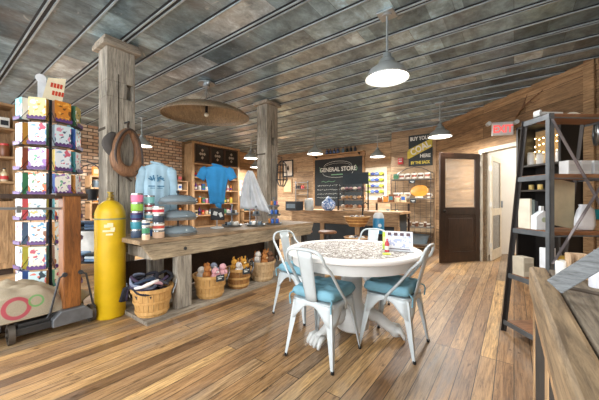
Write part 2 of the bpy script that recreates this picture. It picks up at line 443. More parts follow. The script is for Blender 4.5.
# screen door, swung into the hall
hx, hy = dg(T0+.03, .15)
ex, ey = P(506, 6.4); ang = math.atan2(ey-hy, ex-hx)
r = thing('screen_door', 'pale wooden screen door with two mesh panels opening into the hall', 'door', (hx, hy, .01), ang)
door_panel(r, .74, 2.05, plain('d8cdb8', .6), mat_glass('9a958c', .35), .95, .03, .09)
MB().bx(.09, .65, -.004, .004, .2, .88).build('mesh_panel', mat_glass('6f6f6c', .6), r)
MB().box((.7, -.03, 1.1), (.03, .03, .14)).build('handle', M_STEEL, r)
for z in (.3, 1.1, 1.8): MB().box((-.008, 0, z), (.015, .05, .09)).build('hinge', hp, r)
# orange-brown door at the end of the hall
x, y = dg(1.15, 2.89)
o = MB().bx(0, .75, -.05, 0, 0, 2.0).bx(.1, .65, -.06, 0, 1.1, 1.88).bx(.1, .65, -.06, 0, .15, .95).build('door_1', M_ORNG, None, (x, y, 0), -PI/4, bevel=.01); struct(o)

# ------------------------------------------------------------------ columns
def column(loc, label, wx, wy, notch):
    r = thing('timber_column', label, 'column', loc, 0)
    m = MB(); n0, n1, ny0, ny1 = notch
    m.bx(-wx/2, wx/2, -wy/2, wy/2, 0, n0); m.bx(-wx/2, wx/2, -wy/2, wy/2, n1, 2.94)
    m.bx(-wx/2, wx/2, -wy/2, ny0, n0, n1); m.bx(-wx/2, wx/2, ny1, wy/2, n0, n1); m.bx(-wx/2, wx/2-.07, ny0, ny1, n0, n1)
    m.build('post', M_OLD, r, bevel=.008)
    MB().bx(-wx/2-.05, wx/2+.05, -wy/2-.05, wy/2+.05, 2.94, 2.995).bx(-wx/2-.03, wx/2+.03, -wy/2-.03, wy/2+.03, 2.995, HC-.005).build('cap', M_OLDY, r, bevel=.006)
    m = MB()
    m.box((wx/2-.002, -wy*.1, 1.7), (.006, .012, 1.9)); m.build('crack', plain('3d352b', .9), r)
    m = MB().bx(-wx/2-.001, wx/2-.04, -wy/2-.004, -wy/2+.02, 2.0, 2.03); m.build('saw_cut', plain('4d4438', .9), r)
    return r
column((-3.775, 1.418, 0), 'weathered square timber column nearest the camera, with horse collar', .25, .30, (2.38, 2.56, .06, .12))
column((-3.765, 4.0, .04), 'weathered square timber column at the far end of the workbench', .26, .3, (2.2, 2.34, -.02, .06))

# horse collar on column 1: faces +X
r = thing('horse_collar', 'brown leather horse collar hanging on the near timber column', 'horse collar', (-3.56, 1.45, 1.76), 0)
def ring(w, h):
    pts = []
    for i in range(28):
        a = 2*PI*i/28; x = math.sin(a); z = math.cos(a)
        pts.append((.015*math.cos(2*a), w*(1-.22*z)*x, h*z))
    return pts
prad = [.052-.016*math.cos(2*PI*i/28) for i in range(28)]
MB().tube(ring(.125, .235), prad, 10, True).noise(.008, 12).build('leather_roll', M_COLL, r, smooth='all')
MB().tube([(p[0]+.05, p[1]*1.12, p[2]*1.05) for p in ring(.125, .235)], .013, 8, True).build('hame', plain('3a2c22', .5), r, smooth='all')
pad = MB(); pad.grid(lambda u, v: (-.03+.03*math.sin(PI*v)*math.sin(PI*u), -.12-.13*u*math.sin(PI*min(1, v*1.1+.05))**.7, .2-.34*v), 8, 12); pad.build('pad', plain('4a4541', .8), r, smooth='all', solid=.02)
MB().tube([(.02, 0, .22), (-.0, .0, .30), (-.02, .02, .35)], .012).build('strap', plain('3b2d22', .6), r, smooth=True)
MB().tube([(.05, .0, -.24), (.03, -.03, -.3), (.02, .03, -.34)], .012).build('lower_strap', plain('3b2d22', .6), r, smooth=True)
MB().cyl((-.085, .0, .34), (.01, .0, .34), .008).build('nail', M_IRON, r)
# wire lantern cage on column 2
r = thing('wire_cage', 'black iron wire cage hanging on the far timber column', 'wire cage', (-3.51, 4.1, 1.58), 0)
m = MB()
for i in range(10):
    a = 2*PI*i/10
    m.tube([(.02+.02*math.cos(a), .02*math.sin(a), .36), (.02+.09*math.cos(a), .09*math.sin(a), .28), (.02+.11*math.cos(a), .11*math.sin(a), 0), (.02+.05*math.cos(a), .05*math.sin(a), -.12)], .005, 6)
for z, rad in ((.28, .09), (.14, .1), (0, .11), (-.12, .05)):
    m.tube([(.02+rad*math.cos(2*PI*i/16), rad*math.sin(2*PI*i/16), z) for i in range(16)], .006, 6, True)
m.build('cage', M_BLACK, r)
MB().tube([(.02, 0, .36), (.02, 0, .42), (-.11, 0, .46)], .006, 6).build('hook', M_BLACK, r)

# ------------------------------------------------------------------ pendant lamps
def pendant(loc, label):
    r = thing('pendant_lamp', label, 'lamp', (loc[0], loc[1], HC), 0, 'enamel pendant lamps')
    zb = 2.40-HC
    MB().lathe([(.2085, zb), (.21, zb+.012), (.17, zb+.085), (.1, zb+.135), (.085, zb+.15), (.08, zb+.15)], n=32, caps=False).build('shade', M_SHADE, r, smooth='all', solid=.004)
    MB().lathe([(0, zb+.012), (.12, zb+.004), (.198, zb+.012), (.198, zb+.02), (0, zb+.022)], n=32).build('diffuser', M_LAMPIN, r, smooth=True)
    MB().lathe([(.0, zb+.15), (.085, zb+.15), (.075, zb+.19), (.045, zb+.21), (.04, zb+.25), (.015, zb+.27), (0, zb+.27)], n=20).build('socket_cover', M_GALV, r, smooth=True)
    MB().cyl((0, 0, zb+.25), (0, 0, -.03), .011).build('rod', M_GALV, r, smooth=True)
    MB().cyl((0, 0, -.03), (0, 0, -.012), .05).box((0, 0, -.012), (.16, .16, .016)).build('ceiling_plate', M_GALV, r)
    return r
def lamp_or_fill_light(loc, e):
    d = bpy.data.lights.new('lamp_or_fill_light', 'AREA'); d.shape = 'DISK'; d.size = .38; d.energy = e; d.color = (1, .97, .93)
    o = bpy.data.objects.new('lamp_or_fill_light', d); COL.objects.link(o); o.location = (loc[0], loc[1], 2.392)
    return o
LAMPS = [(P(387, 2.84), 'pendant lamp directly above the round white dining table'),
         (P(440, 5.46), 'pendant lamp in front of the black and yellow coal sign'),
         (P(315, 7.5), 'pendant lamp at the left of the general store chalkboard'),
         (P(377.5, 8.0), 'pendant lamp right of the chalkboard before the green and blue display'),
         (P(142, 6.4), 'pendant lamp in front of the brick wall right of the near column'),
         (P(251, 8.3), 'pendant lamp just left of the far timber column, the nearer one'),
         (P(255.5, 10.6), 'pendant lamp just left of the far timber column, the smaller farther one')]
for i, (l, lab) in enumerate(LAMPS):
    pl = pendant(l, lab); lamp_or_fill_light(l, 28 if i < 1 else 60)
for l in ((-1.0, -.8), (-4.6, -.8), (-7.2, -1.0), (-7.2, 1.6)):       # unseen lights added to raise the ambient level, no fixtures built
    lamp_or_fill_light(l, 40)
# dish lamp
x, y = P(206.5, 4.5)
r = thing('dish_lamp', 'large shallow wooden dish lamp hanging from the ceiling by wires', 'lamp', (x, y, 2.52), math.radians(-36))
prof = [(.655, -.015), (.66, .0), (.6, .05), (.45, .12), (.25, .165), (.02, .18)]
m = MB(); m.lathe(prof, n=48, caps=False); bmesh.ops.transform(m.b, matrix=Matrix.Rotation(math.radians(2.5), 4, 'Y'), verts=m.b.verts)
m.build('dish', wood('77664f', '8f7c62', 'a3907a', 'x', 1.0, .45, .1, .6), r, smooth='all', solid=.015)
MB().cyl((0, 0, .17), (0, 0, .05), .022).build('bulb_socket', M_BLACK, r)
MB().sph((0, 0, .02), .035).build('bulb', plain('d9d3c2', .1), r, smooth=True)
m = MB()
for a in (0, 2.1, 4.2): m.tube([(0, 0, .40), (.2*math.cos(a), .2*math.sin(a), .18)], .006, 6)
m.tube([(0, 0, .52), (0, 0, .4)], .006, 6); m.build('hanging_wires', M_GALV, r)
MB().cyl((0, 0, .50), (0, 0, .518), .13, n=20).cyl((0, 0, .46), (0, 0, .5), .05).sph((.1, .03, .49), .03).sph((-.09, .02, .49), .03).build('ceiling_plate', M_GALV, r)

# ------------------------------------------------------------------ generic small goods
def jar(name, label, cat, loc, rad, h, col, lidc=None, group=None, band=None, rough=.3):
    r = thing(name, label, cat, loc, random.uniform(-.5, .5), group)
    lh = h*.16 if lidc else 0
    MB().lathe([(0, 0), (rad*.94, 0), (rad, h*.04), (rad, (h-lh)*.9), (rad*.9, h-lh), (0, h-lh)], n=16).build('body', plain(col, rough), r, smooth=True)
    if lidc: MB().lathe([(0, h-lh), (rad*.93, h-lh), (rad*.93, h*.98), (rad*.85, h), (0, h)], n=16).build('lid', plain(lidc, .35), r, smooth=True)
    if band: MB().lathe([(rad*1.012, h*.3), (rad*1.012, h*.6)], n=16, caps=False).build('label_band', plain(band, .5), r, smooth=True)
    return r
def bottle(name, label, cat, loc, rad, h, col, cap='222222', band=None, group=None):
    r = thing(name, label, cat, loc, 0, group)
    MB().lathe([(0, 0), (rad, .0), (rad, h*.55), (rad*.85, h*.66), (rad*.35, h*.78), (rad*.33, h*.92), (0, h*.92)], n=14).build('body', plain(col, .15), r, smooth=True)
    MB().lathe([(0, h*.92), (rad*.4, h*.92), (rad*.4, h), (0, h)], n=12).build('cap', plain(cap, .4), r, smooth=True)
    if band: MB().lathe([(rad*1.015, h*.15), (rad*1.015, h*.42)], n=14, caps=False).build('label_band', plain(band, .5), r, smooth=True)
    return r
def carton(name, label, cat, loc, d, rz, col, col2, group=None):
    r = thing(name, label, cat, loc, rz, group)
    MB().box((0, 0, d[2]/2), d).build('carton', plain(col, .5), r, bevel=.003)
    MB().box((0, -d[1]/2-.001, d[2]*.5), (d[0]*.78, .002, d[2]*.45)).build('front_label', plain(col2, .5), r)
    return r
def bowl(m, c, r, h, n=24):
    m.lathe([(r*.45, 0), (r*.6, .004), (r*.95, h*.8), (r, h), (r*.965, h), (r*.9, h*.78), (r*.5, .015), (0, .012)], c, n); return m
CN = {'c33b3b': 'red', '2f5fae': 'blue', 'e8e4da': 'white', 'd8c04a': 'yellow', '3f7d52': 'green', '7b4a2c': 'brown', '22262b': 'black', 'd98a3a': 'orange', 'cbb894': 'tan', '6c7f8c': 'grey', 'c8768a': 'pink', '3a7f8c': 'teal', '6a3f86': 'purple'}
ORD = ['first', 'second', 'third', 'fourth', 'fifth', 'sixth', 'seventh', 'eighth', 'ninth', 'tenth', 'eleventh', 'twelfth', 'thirteenth', 'fourteenth']
def stock(shelfname, base, dirv, L, n, hmax, rz, seed, group, pal=None, w=None):
    """a row of goods standing on a shelf; base = left end, dirv = unit direction to the right as seen"""
    rnd = random.Random(seed); step = L/n; cols = pal or list(CN)
    for i in range(n):
        c = rnd.choice(cols); c2 = rnd.choice([q for q in CN if q != c]); k = rnd.choice(['jar', 'bottle', 'carton', 'jar'])
        d = (i+.5)*step; x, y, z = base[0]+dirv[0]*d, base[1]+dirv[1]*d, base[2]
        h = hmax*rnd.uniform(.55, .95); rad = min(step*.42, w or .06)
        where = '%s from left, %s' % (ORD[i], shelfname)
        if k == 'jar': jar('storage_jar', '%s jar with %s lid, %s' % (CN[c], CN[c2], where), 'jar', (x, y, z), rad, h*.8, c, c2, group)
        elif k == 'bottle': bottle('bottle', '%s bottle with %s label, %s' % (CN[c], CN[c2], where), 'bottle', (x, y, z), rad*.8, h, c, band=c2, group=group)
        else: carton('small_box', '%s box with %s label, %s' % (CN[c], CN[c2], where), 'box', (x, y, z), (rad*1.8, rad*1.4, h*.9), rz, c, c2, group)

# ------------------------------------------------------------------ timber workbench
X0, X1, Y0, Y1, TZ = -3.58, -2.84, 1.26, 4.2, .81
r = thing('workbench', 'long weathered timber workbench carrying shirts, tins and trays', 'workbench', ((X0+X1)/2, (Y0+Y1)/2, .04))
cx, cy = (X0+X1)/2, (Y0+Y1)/2
m = MB()
for i in range(4):
    a = X0-cx+(X1-X0)*i/4; m.bx(a+.002, a+(X1-X0)/4-.002, Y0-cy, Y1-cy, TZ-.04-.045, TZ-.04)
m.build('top', M_TANY, r, bevel=.006)
for xx, sgn in ((X1-cx+.008, 1), (X0-cx+.05, 1)):
    MB().prism([(Y0-cy+.02, TZ-.086), (Y1-cy-.02, TZ-.086), (Y1-cy-.1, TZ-.245), (Y0-cy+.13, TZ-.245)], 'yz', xx-.05, xx).build('apron', wood('857761', 'a8967a', 'c0ae90', 'y', 1.0, .75, .5, .4), r, bevel=.006)
for (lx, ly) in ((X1-cx-.05, 1.725-cy), (X0-cx+.10, 1.725-cy), (X1-cx-.05, 3.75-cy), (X0-cx+.10, 3.75-cy)):
    MB().bx(lx-.05, lx+.05, ly-.085, ly+.085, 0, TZ-.086).build('leg', M_OLD, r, bevel=.008)
MB().cyl((X1-cx-.01, 1.725-cy, TZ-.17), (X1-cx+.015, 1.725-cy, TZ-.17), .018, n=8).build('bolt', M_IRON, r)
MB().bx(X0-cx-.01, X0-cx+.03, Y0-cy+.1, Y1-cy-.1, .02, .45).build('back_board', M_DARKX, r)
MB().bx(X0-cx+.1, X1-cx-.1, 1.42-cy, 1.47-cy, .55, .66).build('brace', M_OLD, r)

# ------------------------------------------------------------------ yellow gas cylinder
r = thing('gas_cylinder', 'tall yellow gas cylinder standing beside the near timber column', 'gas cylinder', (-3.36, 1.20, 0))
R = .138
MB().lathe([(0, 0), (R*.95, 0), (R, .015), (R, 1.04), (R*.97, 1.08), (R*.8, 1.14), (R*.5, 1.18), (R*.28, 1.195), (0, 1.195)], n=36).build('tank', M_YEL, r, smooth='all')
MB().lathe([(0, 1.195), (.035, 1.195), (.035, 1.225), (.02, 1.23), (.02, 1.27), (0, 1.27)], n=16).cyl((0, 0, 1.245), (.06, .0, 1.245), .012).cyl((0, 0, 1.27), (0, 0, 1.285), .03).build('valve', plain('8a7434', .35, .8), r, smooth=True)
MB().lathe([(R+.001, 1.0), (R+.004, 1.0), (R+.004, 1.015), (R+.001, 1.015)], n=36, caps=False).build('strap', plain('8b8f6a', .5), r)
stm = MB()
for k, (a, z, w, h) in enumerate([(-.55, .94, .05, .03), (-.35, .95, .05, .04), (-.45, .89, .1, .02), (-.4, .855, .06, .018), (-.2, .91, .04, .03)]):
    stm.box(((R+.0005)*math.cos(a), (R+.0005)*math.sin(a), z), (.002, w, h), rz=a)
stm.build('worn_stencil', plain('e6ddb0', .7), r)

# ------------------------------------------------------------------ card spinner
sx, sy = P(50, 3.15); face0 = math.atan2(-sy, -sx)
r = thing('spinner_rack', 'tall rotating wire rack full of boxed card packs', 'display rack', (sx, sy, 0))
m = MB().cyl((0, 0, .03), (0, 0, 2.36), .018); m.build('pole', M_BLACK, r)
MB().lathe([(0, 0), (.2, 0), (.2, .02), (.03, .04), (0, .04)], n=24).build('base', M_BLACK, r, smooth=True)
rows = [2.02, 1.765, 1.51, 1.255, 1.0, .75, .5, .25]
ANG = [face0 + math.radians(a) for a in (-68, -22, 24, 69, 115)]
RAD = .232; PW = .146; PH = .222
MP = plain('5e3a78', .4)
for ai, a in enumerate(ANG):
    c, s_ = math.cos(a), math.sin(a)
    for z in rows:
        fr = MB(); pr = MB()
        fr.box(((RAD+.012)*c, (RAD+.012)*s_, z-.004), (.07, PW+.006, .003), rz=a)
        for sg in (-1, 1):
            fr.bar(((RAD+.045)*c-s_*sg*(PW/2+.008), (RAD+.045)*s_+c*sg*(PW/2+.008), z), (RAD*c*.86-s_*sg*(PW/2+.008), RAD*s_*.86+c*sg*(PW/2+.008), z+.12), .004, .004)
        fr.bar((0, 0, z), (RAD*.9*c, RAD*.9*s_, z), .006, .006)
        w_ = fr.build('wire_pocket', M_BLACK, r)
        pr.box(((RAD+.047)*c, (RAD+.047)*s_, z+.013), (.003, PW+.002, .026), rz=a)
        for q in range(-2, 3): pr.cyl(((RAD+.0455)*c-s_*q*.034, (RAD+.0455)*s_+c*q*.034, z+.026), ((RAD+.0485)*c-s_*q*.034, (RAD+.0485)*s_+c*q*.034, z+.026), .012, n=8)
        pr.build('price_rail', MP, w_)
dnames = ['far left side', 'left front', 'right front', 'right side', 'back right side']
covers = {(0, 0): ('8fd0d6', 'e8f0ef', '3f9f9f', 'teal'), (0, 1): ('e8d79a', 'd9a63a', 'f1efe6', 'cream yellow'), (0, 2): ('dd8a2a', '7b4a1c', 'f0b04a', 'orange'), (0, 3): ('c9bb6a', '3a6f4c', 'ffffff', 'olive')}
pool = [('e8ecef', '7fa9c4', 'c9546a', 'white and blue'), ('dfe9ec', '5e7f86', 'e0b070', 'pale grey'), ('c9e0e6', 'e07a6a', '36474f', 'pale blue'), ('f0ece2', '9a6fb0', '6fb08a', 'white and purple'),
        ('e4e6e2', '8a5a3a', '5f9fc4', 'white and brown'), ('d6e4ea', '39506b', 'd98aa0', 'ice blue'), ('f2efe9', 'd2683a', '5c8f6a', 'white and orange'), ('e2d9c2', '6c8fae', 'b14a5a', 'beige')]
rn = ['top row', 'second row', 'third row', 'fourth row', 'fifth row', 'sixth row', 'seventh row', 'bottom row']
sidec = ['3a8f9c', 'c98a3a', '7a4a2c', '3f7d52', 'c9546a', '6c7f8c', 'd8c04a', '2f5fae']
for ri, z in enumerate(rows):
    for ai, a in enumerate(ANG):
        bg, ca, cb, nm = covers.get((ri, ai)) or pool[(ri*3+ai*5) % 8]
        c, s_ = math.cos(a), math.sin(a)
        p = thing('card_pack', '%s card pack in the %s of the rotating rack, %s' % (nm, rn[ri], dnames[ai]), 'card pack', (sx+RAD*c, sy+RAD*s_, z), a, 'card packs in the rotating rack')
        MB().box((-.005, 0, PH/2), (.06, PW*.98, PH)).build('box', plain(sidec[(ri+2*ai) % 8] if (ri, ai) not in covers else ca, .5), p, bevel=.004)
        MB().box((.0265, 0, PH/2), (.003, PW, PH+.002)).build('cover', mat_print(bg, ca, cb, 12+(ri*5+ai) % 6, .565), p)
c, s_ = math.cos(face0), math.sin(face0)
p = thing('topper_sign', 'cream card sign with red marks on top of the rotating rack', 'sign', (sx+.02, sy-.02, 2.30), face0+PI/2+.15)
MB().box((-.005, 0, .0), (.22, .006, .0001)).prism([(-.05, .0), (.12, .0), (.155, .27), (-.0, .235)], 'xz', -.004, .004).build('card', plain('efe2c0', .6), p)
for j in (0, 1):
    m = MB()
    for k in range(4): m.box((.03+k*.027+j*.012, -.006, .165-.085*j), (.02, .003, .05), ry=.15)
    m.build('red_marks', plain('cc4426', .6), p)
MB().cyl((-.06, -.008, .21), (-.06, .002, .21), .045, n=20).box((-.05, 0, .1), (.07, .005, .2)).build('round_logo', plain('dfe3e6', .5), p)

# ------------------------------------------------------------------ platform scale
r = thing('platform_scale', 'antique platform scale with orange-brown wooden post and iron base', 'scale', (-3.36, .86, 0))
MB().bx(-.078, .078, -.068, .068, .2, 1.24).build('post', M_ORNG, r, bevel=.01)
MB().bx(-.055, .055, -.95, .13, 1.19+.02, 1.25).bx(-.09, .09, -.12, .12, 1.235, 1.262).build('beam_cap', M_DARKX, r, bevel=.004)
MB().bar((.0, .0, 1.12), (.0, -.95, 1.14), .03, .02).box((0, -.35, 1.12), (.04, .03, .06)).box((0, -.85, 1.1), (.05, .05, .08)).build('weigh_beam', M_STEEL, r)
m = MB()
m.prism([(-.15, .07), (.15, .07), (.15, .14), (.09, .2), (-.09, .2), (-.15, .14)], 'yz', -.12, .12)
m.build('post_foot', plain('74787c', .45, .5, .2), r, bevel=.008)
m = MB().cyl((.02, -.38, .085), (.02, .16, .085), .018); m.bx(-.45, .05, -.36, .12, .13, .16); m.bx(.02, .08, -.38, -.12, .07, .13); m.bx(-.45, -.40, -.36, .12, .06, .13); m.bx(-.44, 0, -.36, -.32, .06, .13); m.bx(-.44, 0, .08, .12, .06, .13)
m.build('platform', plain('3c3b3a', .6, .5), r, bevel=.006)
def wheel(c, rad):
    m = MB().lathe([(rad-.012, -.02), (rad+.016, -.02), (rad+.016, .02), (rad-.012, .02), (rad-.012, -.02)], n=28, caps=False)
    bmesh.ops.transform(m.b, matrix=Matrix.Translation(c) @ Matrix.Rotation(PI/2, 4, 'X'), verts=m.b.verts)
    for i in range(4): m.bar((c[0], c[1], c[2]), (c[0]+rad*math.cos(PI*i/2+.4), c[1], c[2]+rad*math.sin(PI*i/2+.4)), .018, .012)
    m.cyl((c[0], c[1]-.03, c[2]), (c[0], c[1]+.03, c[2]), .022, n=12); return m
for c in ((.02, -.40, .085), (.0, .17, .085), (-.36, -.40, .085), (-.36, .17, .085)):
    wheel(c, .068).build('wheel', plain('5a534b', .5, .5), r, smooth=True)
for sg in (-1, 1):
    MB().tube([(.09, sg*.06, .52), (.1, sg*.1, .5), (.08, sg*.16, .2), (.08, sg*.18, .16)], .009, 6).cyl((.08, sg*.06, .52), (.1, sg*.06, .52), .02).build('stay_rod', M_IRON, r, smooth=True)

# burlap sack heaped over the scale platform and the floor
bx0, by0 = -3.60, .42
m = MB()
from mathutils import noise as NZ
def sack2(u, v):
    a = 2*PI*v; R_ = u
    X = R_*.42*math.cos(a)*(1+.08*math.sin(3*a+.5)); Y = R_*.70*math.sin(a)*(1+.07*math.sin(4*a))
    top = .24*max(0, 1-R_**2.4)**.6
    onp = max(0, min(1, (Y+.22)/.10))
    base = .02+.17*onp
    wr = NZ.noise(Vector((X*5, Y*5, 1)))*.13 + abs(NZ.noise(Vector((X*8+3, Y*6, 4))))*.12 + abs(NZ.noise(Vector((X*17, Y*14, 9))))*.035
    z = base + top*(.75+.25*math.sin(6*Y+1)) + wr*(1-R_*.75)
    if R_ > .95: z = base + .008
    if X > .26: X = .26+(X-.26)*.4
    return (X, Y, max(z, base))
m.grid(sack2, 24, 64)
bmesh.ops.remove_doubles(m.b, verts=m.b.verts, dist=.0005)
tag(m.build('burlap_sack', mat_burlap(), None, (bx0-.02, by0-.02, 0), 0, smooth='all', solid=.012), 'burlap sack printed in red and green slumped over the scale platform', 'sack')

# ------------------------------------------------------------------ far left shelf unit
x, y = P(17, 4.7)
r = thing('shelf_unit', 'wooden shelf unit with panelled cupboard at the left edge', 'shelf unit', (x-.2, y-.6, 0), PI/2)
Wd, Dp = 1.2, .42      # local x along +Y, local -y faces +X
m = MB(); m.bx(-Wd/2, -Wd/2+.04, -Dp/2, Dp/2, 0, 2.75); m.bx(Wd/2-.04, Wd/2, -Dp/2, Dp/2, 0, 2.75); m.bx(-Wd/2, Wd/2, Dp/2-.02, Dp/2, 0, 2.75); m.build('frame', M_TANZ, r)
shz = [2.36, 1.9, 1.5, 1.28]
for z in shz+[2.75]: MB().bx(-Wd/2-.01, Wd/2+.01, -Dp/2-.02, Dp/2-.02, z-.035, z).build('shelf', M_TAN, r, bevel=.003)
for sg in (-1, 1):
    cxx = sg*Wd/4
    MB().bx(cxx-.27, cxx+.27, -Dp/2-.02, -Dp/2, .1, 1.18).bx(cxx-.2, cxx+.2, -Dp/2-.03, -Dp/2-.02, .2, 1.08).build('door', M_TANZ, r, bevel=.006)
MB().bx(-Wd/2+.04, Wd/2-.04, -Dp/2+.03, Dp/2-.02, 0, .1).build('plinth', M_DARKX, r)
for zi, z in enumerate(shz[:3]):
    stock(['upper shelf at photo left edge', 'middle shelf at photo left edge', 'lower shelf at photo left edge'][zi], (x+.03-.12, y-.6-Wd/2+.06, z+.001), (0, 1), Wd-.12, 7, .3 if zi < 2 else .26, PI/2, 40+zi, 'goods on the left edge unit', ['e8e4da', 'c33b3b', 'cbb894', '22262b', '7b4a2c'], .075)

# ------------------------------------------------------------------ wire display rack with folded clothes
x, y = P(88, 4.5)
r = thing('wire_display_rack', 'black wire display rack with arched top behind the yellow cylinder', 'display rack', (x, y, 0), math.radians(40))
m = MB()
for px_ in (-.34, .34):
    m.tube([(px_, -.2, 0), (px_, -.2, 1.55)], .009, 6); m.tube([(px_, .2, 0), (px_, .2, 1.55)], .009, 6)
for yy in (-.2, .2): m.tube([(-.34, yy, 1.55)]+[(-.34*math.cos(PI*i/10), yy, 1.55+.25*math.sin(PI*i/10)) for i in range(1, 10)]+[(.34, yy, 1.55)], .009, 6)
m.tube([(0, -.2, 0), (0, -.2, 1.8)], .006, 6)
m.build('frame', M_BLACK, r)
for z in (.25, .74, 1.2): MB().bx(-.34, .34, -.2, .2, z-.012, z).build('shelf', M_BLACK, r)
fold = []
cth = ['39506b', '2b3a50', '6a86a3', 'b9c4cc', '22262b', '4d5f74']
for zi, z in enumerate((.25, .74)):
    for st, xx in enumerate((-.17, .17)):
        for k in range(3):
            a = math.radians(40); lx, ly = xx, 0
            col = cth[(zi*3+st*2+k) % 6]
            nm = {'39506b': 'denim blue', '2b3a50': 'dark navy', '6a86a3': 'light denim', 'b9c4cc': 'pale grey', '22262b': 'black', '4d5f74': 'slate blue'}[col]
            m = MB().box((0, 0, .022), (.27, .3, .04)).noise(.004, 20)
            o = m.build('folded_jeans', mat_fabric(col), None, (x+lx*math.cos(a), y+lx*math.sin(a), z+.002+k*.042), a, bevel=.018)
            tag(o, '%s folded trousers, %s of %s pile, %s wire shelf' % (nm, ['bottom', 'middle', 'top'][k], ['left', 'right'][st], ['lower', 'upper'][zi]), 'trousers', 'folded trousers on the wire rack')
r2 = thing('metal_bucket', 'small black bucket on the top shelf of the wire rack', 'bucket', (x+.05, y+.04, 1.201))
MB().lathe([(0, 0), (.065, 0), (.09, .17), (.085, .17), (.062, .01), (0, .01)], n=18).build('pail', M_BLACK, r2, smooth=True)
MB().tube([(.088*math.cos(PI*i/8), 0, .165+.09*math.sin(PI*i/8)) for i in range(9)], .004, 6).build('handle', M_IRON, r2)
xx, yy = P(92, 5.2)
r = thing('cloth_table', 'small table under a white cloth behind the wire rack', 'table', (xx, yy, 0), .6)
MB().bx(-.45, .45, -.3, .3, .70, .73).build('top', M_TAN, r)
m = MB().grid(lambda u, v: ((.47+.02*math.sin(u*60)*(1-v))*(1 if 1 else 1)*math.cos(2*PI*u)*(1.15 if 1 else 1), .36*math.sin(2*PI*u)+.015*math.sin(u*75)*(1-v), .3+.44*v), 64, 4)
m.build('white_cloth', mat_fabric('e3e1da'), r, smooth='all')
MB().lathe([(0, .742), (.55, .742), (.55, .748), (0, .748)], sx=1, sy=.68, n=48).build('cloth_top', mat_fabric('e3e1da'), r)
for a in (-.35, .35):
    for b in (-.2, .2): MB().bx(a-.02, a+.02, b-.02, b+.02, 0, .7).build('leg', M_TANZ, r)

# ------------------------------------------------------------------ brick wall shelves
bw = thing('wall_shelving', 'low wooden shelving against the brick wall behind the workbench', 'shelving', (XL+.22, 3.7, 0), PI/2)
MB().bx(-1.25, 1.25, .16, .19, 0, 1.75).build('back', M_TANZ, bw)
for q in (-1.25, -.42, .42, 1.25): MB().bx(q-.02, q+.02, -.18, .16, 0, 1.75).build('upright', M_TANZ, bw)
for z in (.3, .75, 1.15, 1.5, 1.78): MB().bx(-1.27, 1.27, -.19, .16, z-.03, z).build('shelf', M_TAN, bw)
for zi, z in enumerate((.75, 1.15, 1.5, 1.78)):
    stock(['lowest shelf', 'second shelf', 'third shelf', 'top'][zi]+' of brick wall shelving', (XL+.2, 3.7-1.18, z+.001), (0, 1), 2.36, 14, .28, PI/2, 60+zi, 'goods on the brick wall shelving', None, .07)

# tall cabinet with lattice doors
cb = thing('tall_cabinet', 'tall wooden cabinet with three dark lattice doors above open shelves', 'cabinet', (XL+.25, 6.0, 0), PI/2)
HW = .87
m = MB(); m.bx(-HW-.08, -HW, -.24, .2, 0, 3.0); m.bx(HW, HW+.08, -.24, .2, 0, 3.0); m.bx(-HW, HW, .17, .2, 0, 3.0); m.bx(-HW-.08, HW+.08, -.25, .2, 2.96, 3.03); m.build('carcass', M_TANZ, cb)
for z in (.35, .72, 1.1, 1.52, 1.93, 2.36): MB().bx(-HW, HW, -.22, .17, z-.035, z).build('shelf', M_TAN, cb)
MB().bx(-.02, .02, -.22, .17, 0, 2.32).build('divider', M_TANZ, cb)
for i in range(3):
    w = 2*HW/3; xx = -HW+w*(i+.5)
    d = MB().bx(xx-w/2, xx-w/2+.04, -.24, -.22, 2.36, 2.96).bx(xx+w/2-.04, xx+w/2, -.24, -.22, 2.36, 2.96).bx(xx-w/2, xx+w/2, -.24, -.22, 2.92, 2.96).bx(xx-w/2, xx+w/2, -.24, -.22, 2.36, 2.41).build('door', M_DARK, cb)
    MB().bx(xx-w/2+.04, xx+w/2-.04, -.228, -.224, 2.4, 2.92).build('pane', plain('2b2420', .2), d)
    mm = MB()
    for (a, b) in ((0, .12), (0, -.12), (.09, 0), (-.09, 0)): mm.box((xx+a*.8, -.232, 2.66+b), (.07, .008, .07), ry=PI/4)
    mm.cyl((xx, -.236, 2.66), (xx, -.228, 2.66), .04, n=8)
    mm.build('lattice_ornament', plain('a79d90', .5, .3), d)
for zi, z in enumerate((.72, 1.1, 1.52, 1.93)):
    stock(['lowest', 'second', 'third', 'fourth'][zi]+' shelf, left bay of tall cabinet', (XL+.2, 6.0-HW+.03, z+.001), (0, 1), HW-.06, 6, .3, PI/2, 80+zi, 'goods in the tall cabinet', None, .06)
    stock(['lowest', 'second', 'third', 'fourth'][zi]+' shelf, right bay of tall cabinet', (XL+.2, 6.0+.05, z+.001), (0, 1), HW-.06, 6, .3, PI/2, 90+zi, 'goods in the tall cabinet', None, .06)
o = MB().box((0, 0, 0), (.5, .012, .7)).build('wall_poster', mat_print('dba090', 'c9705a', 'e8d2c0', 4, .5), None, (XL+.012, 7.45, 1.6), PI/2)
tag(o, 'faded pink poster on the wood wall right of the tall cabinet', 'poster')
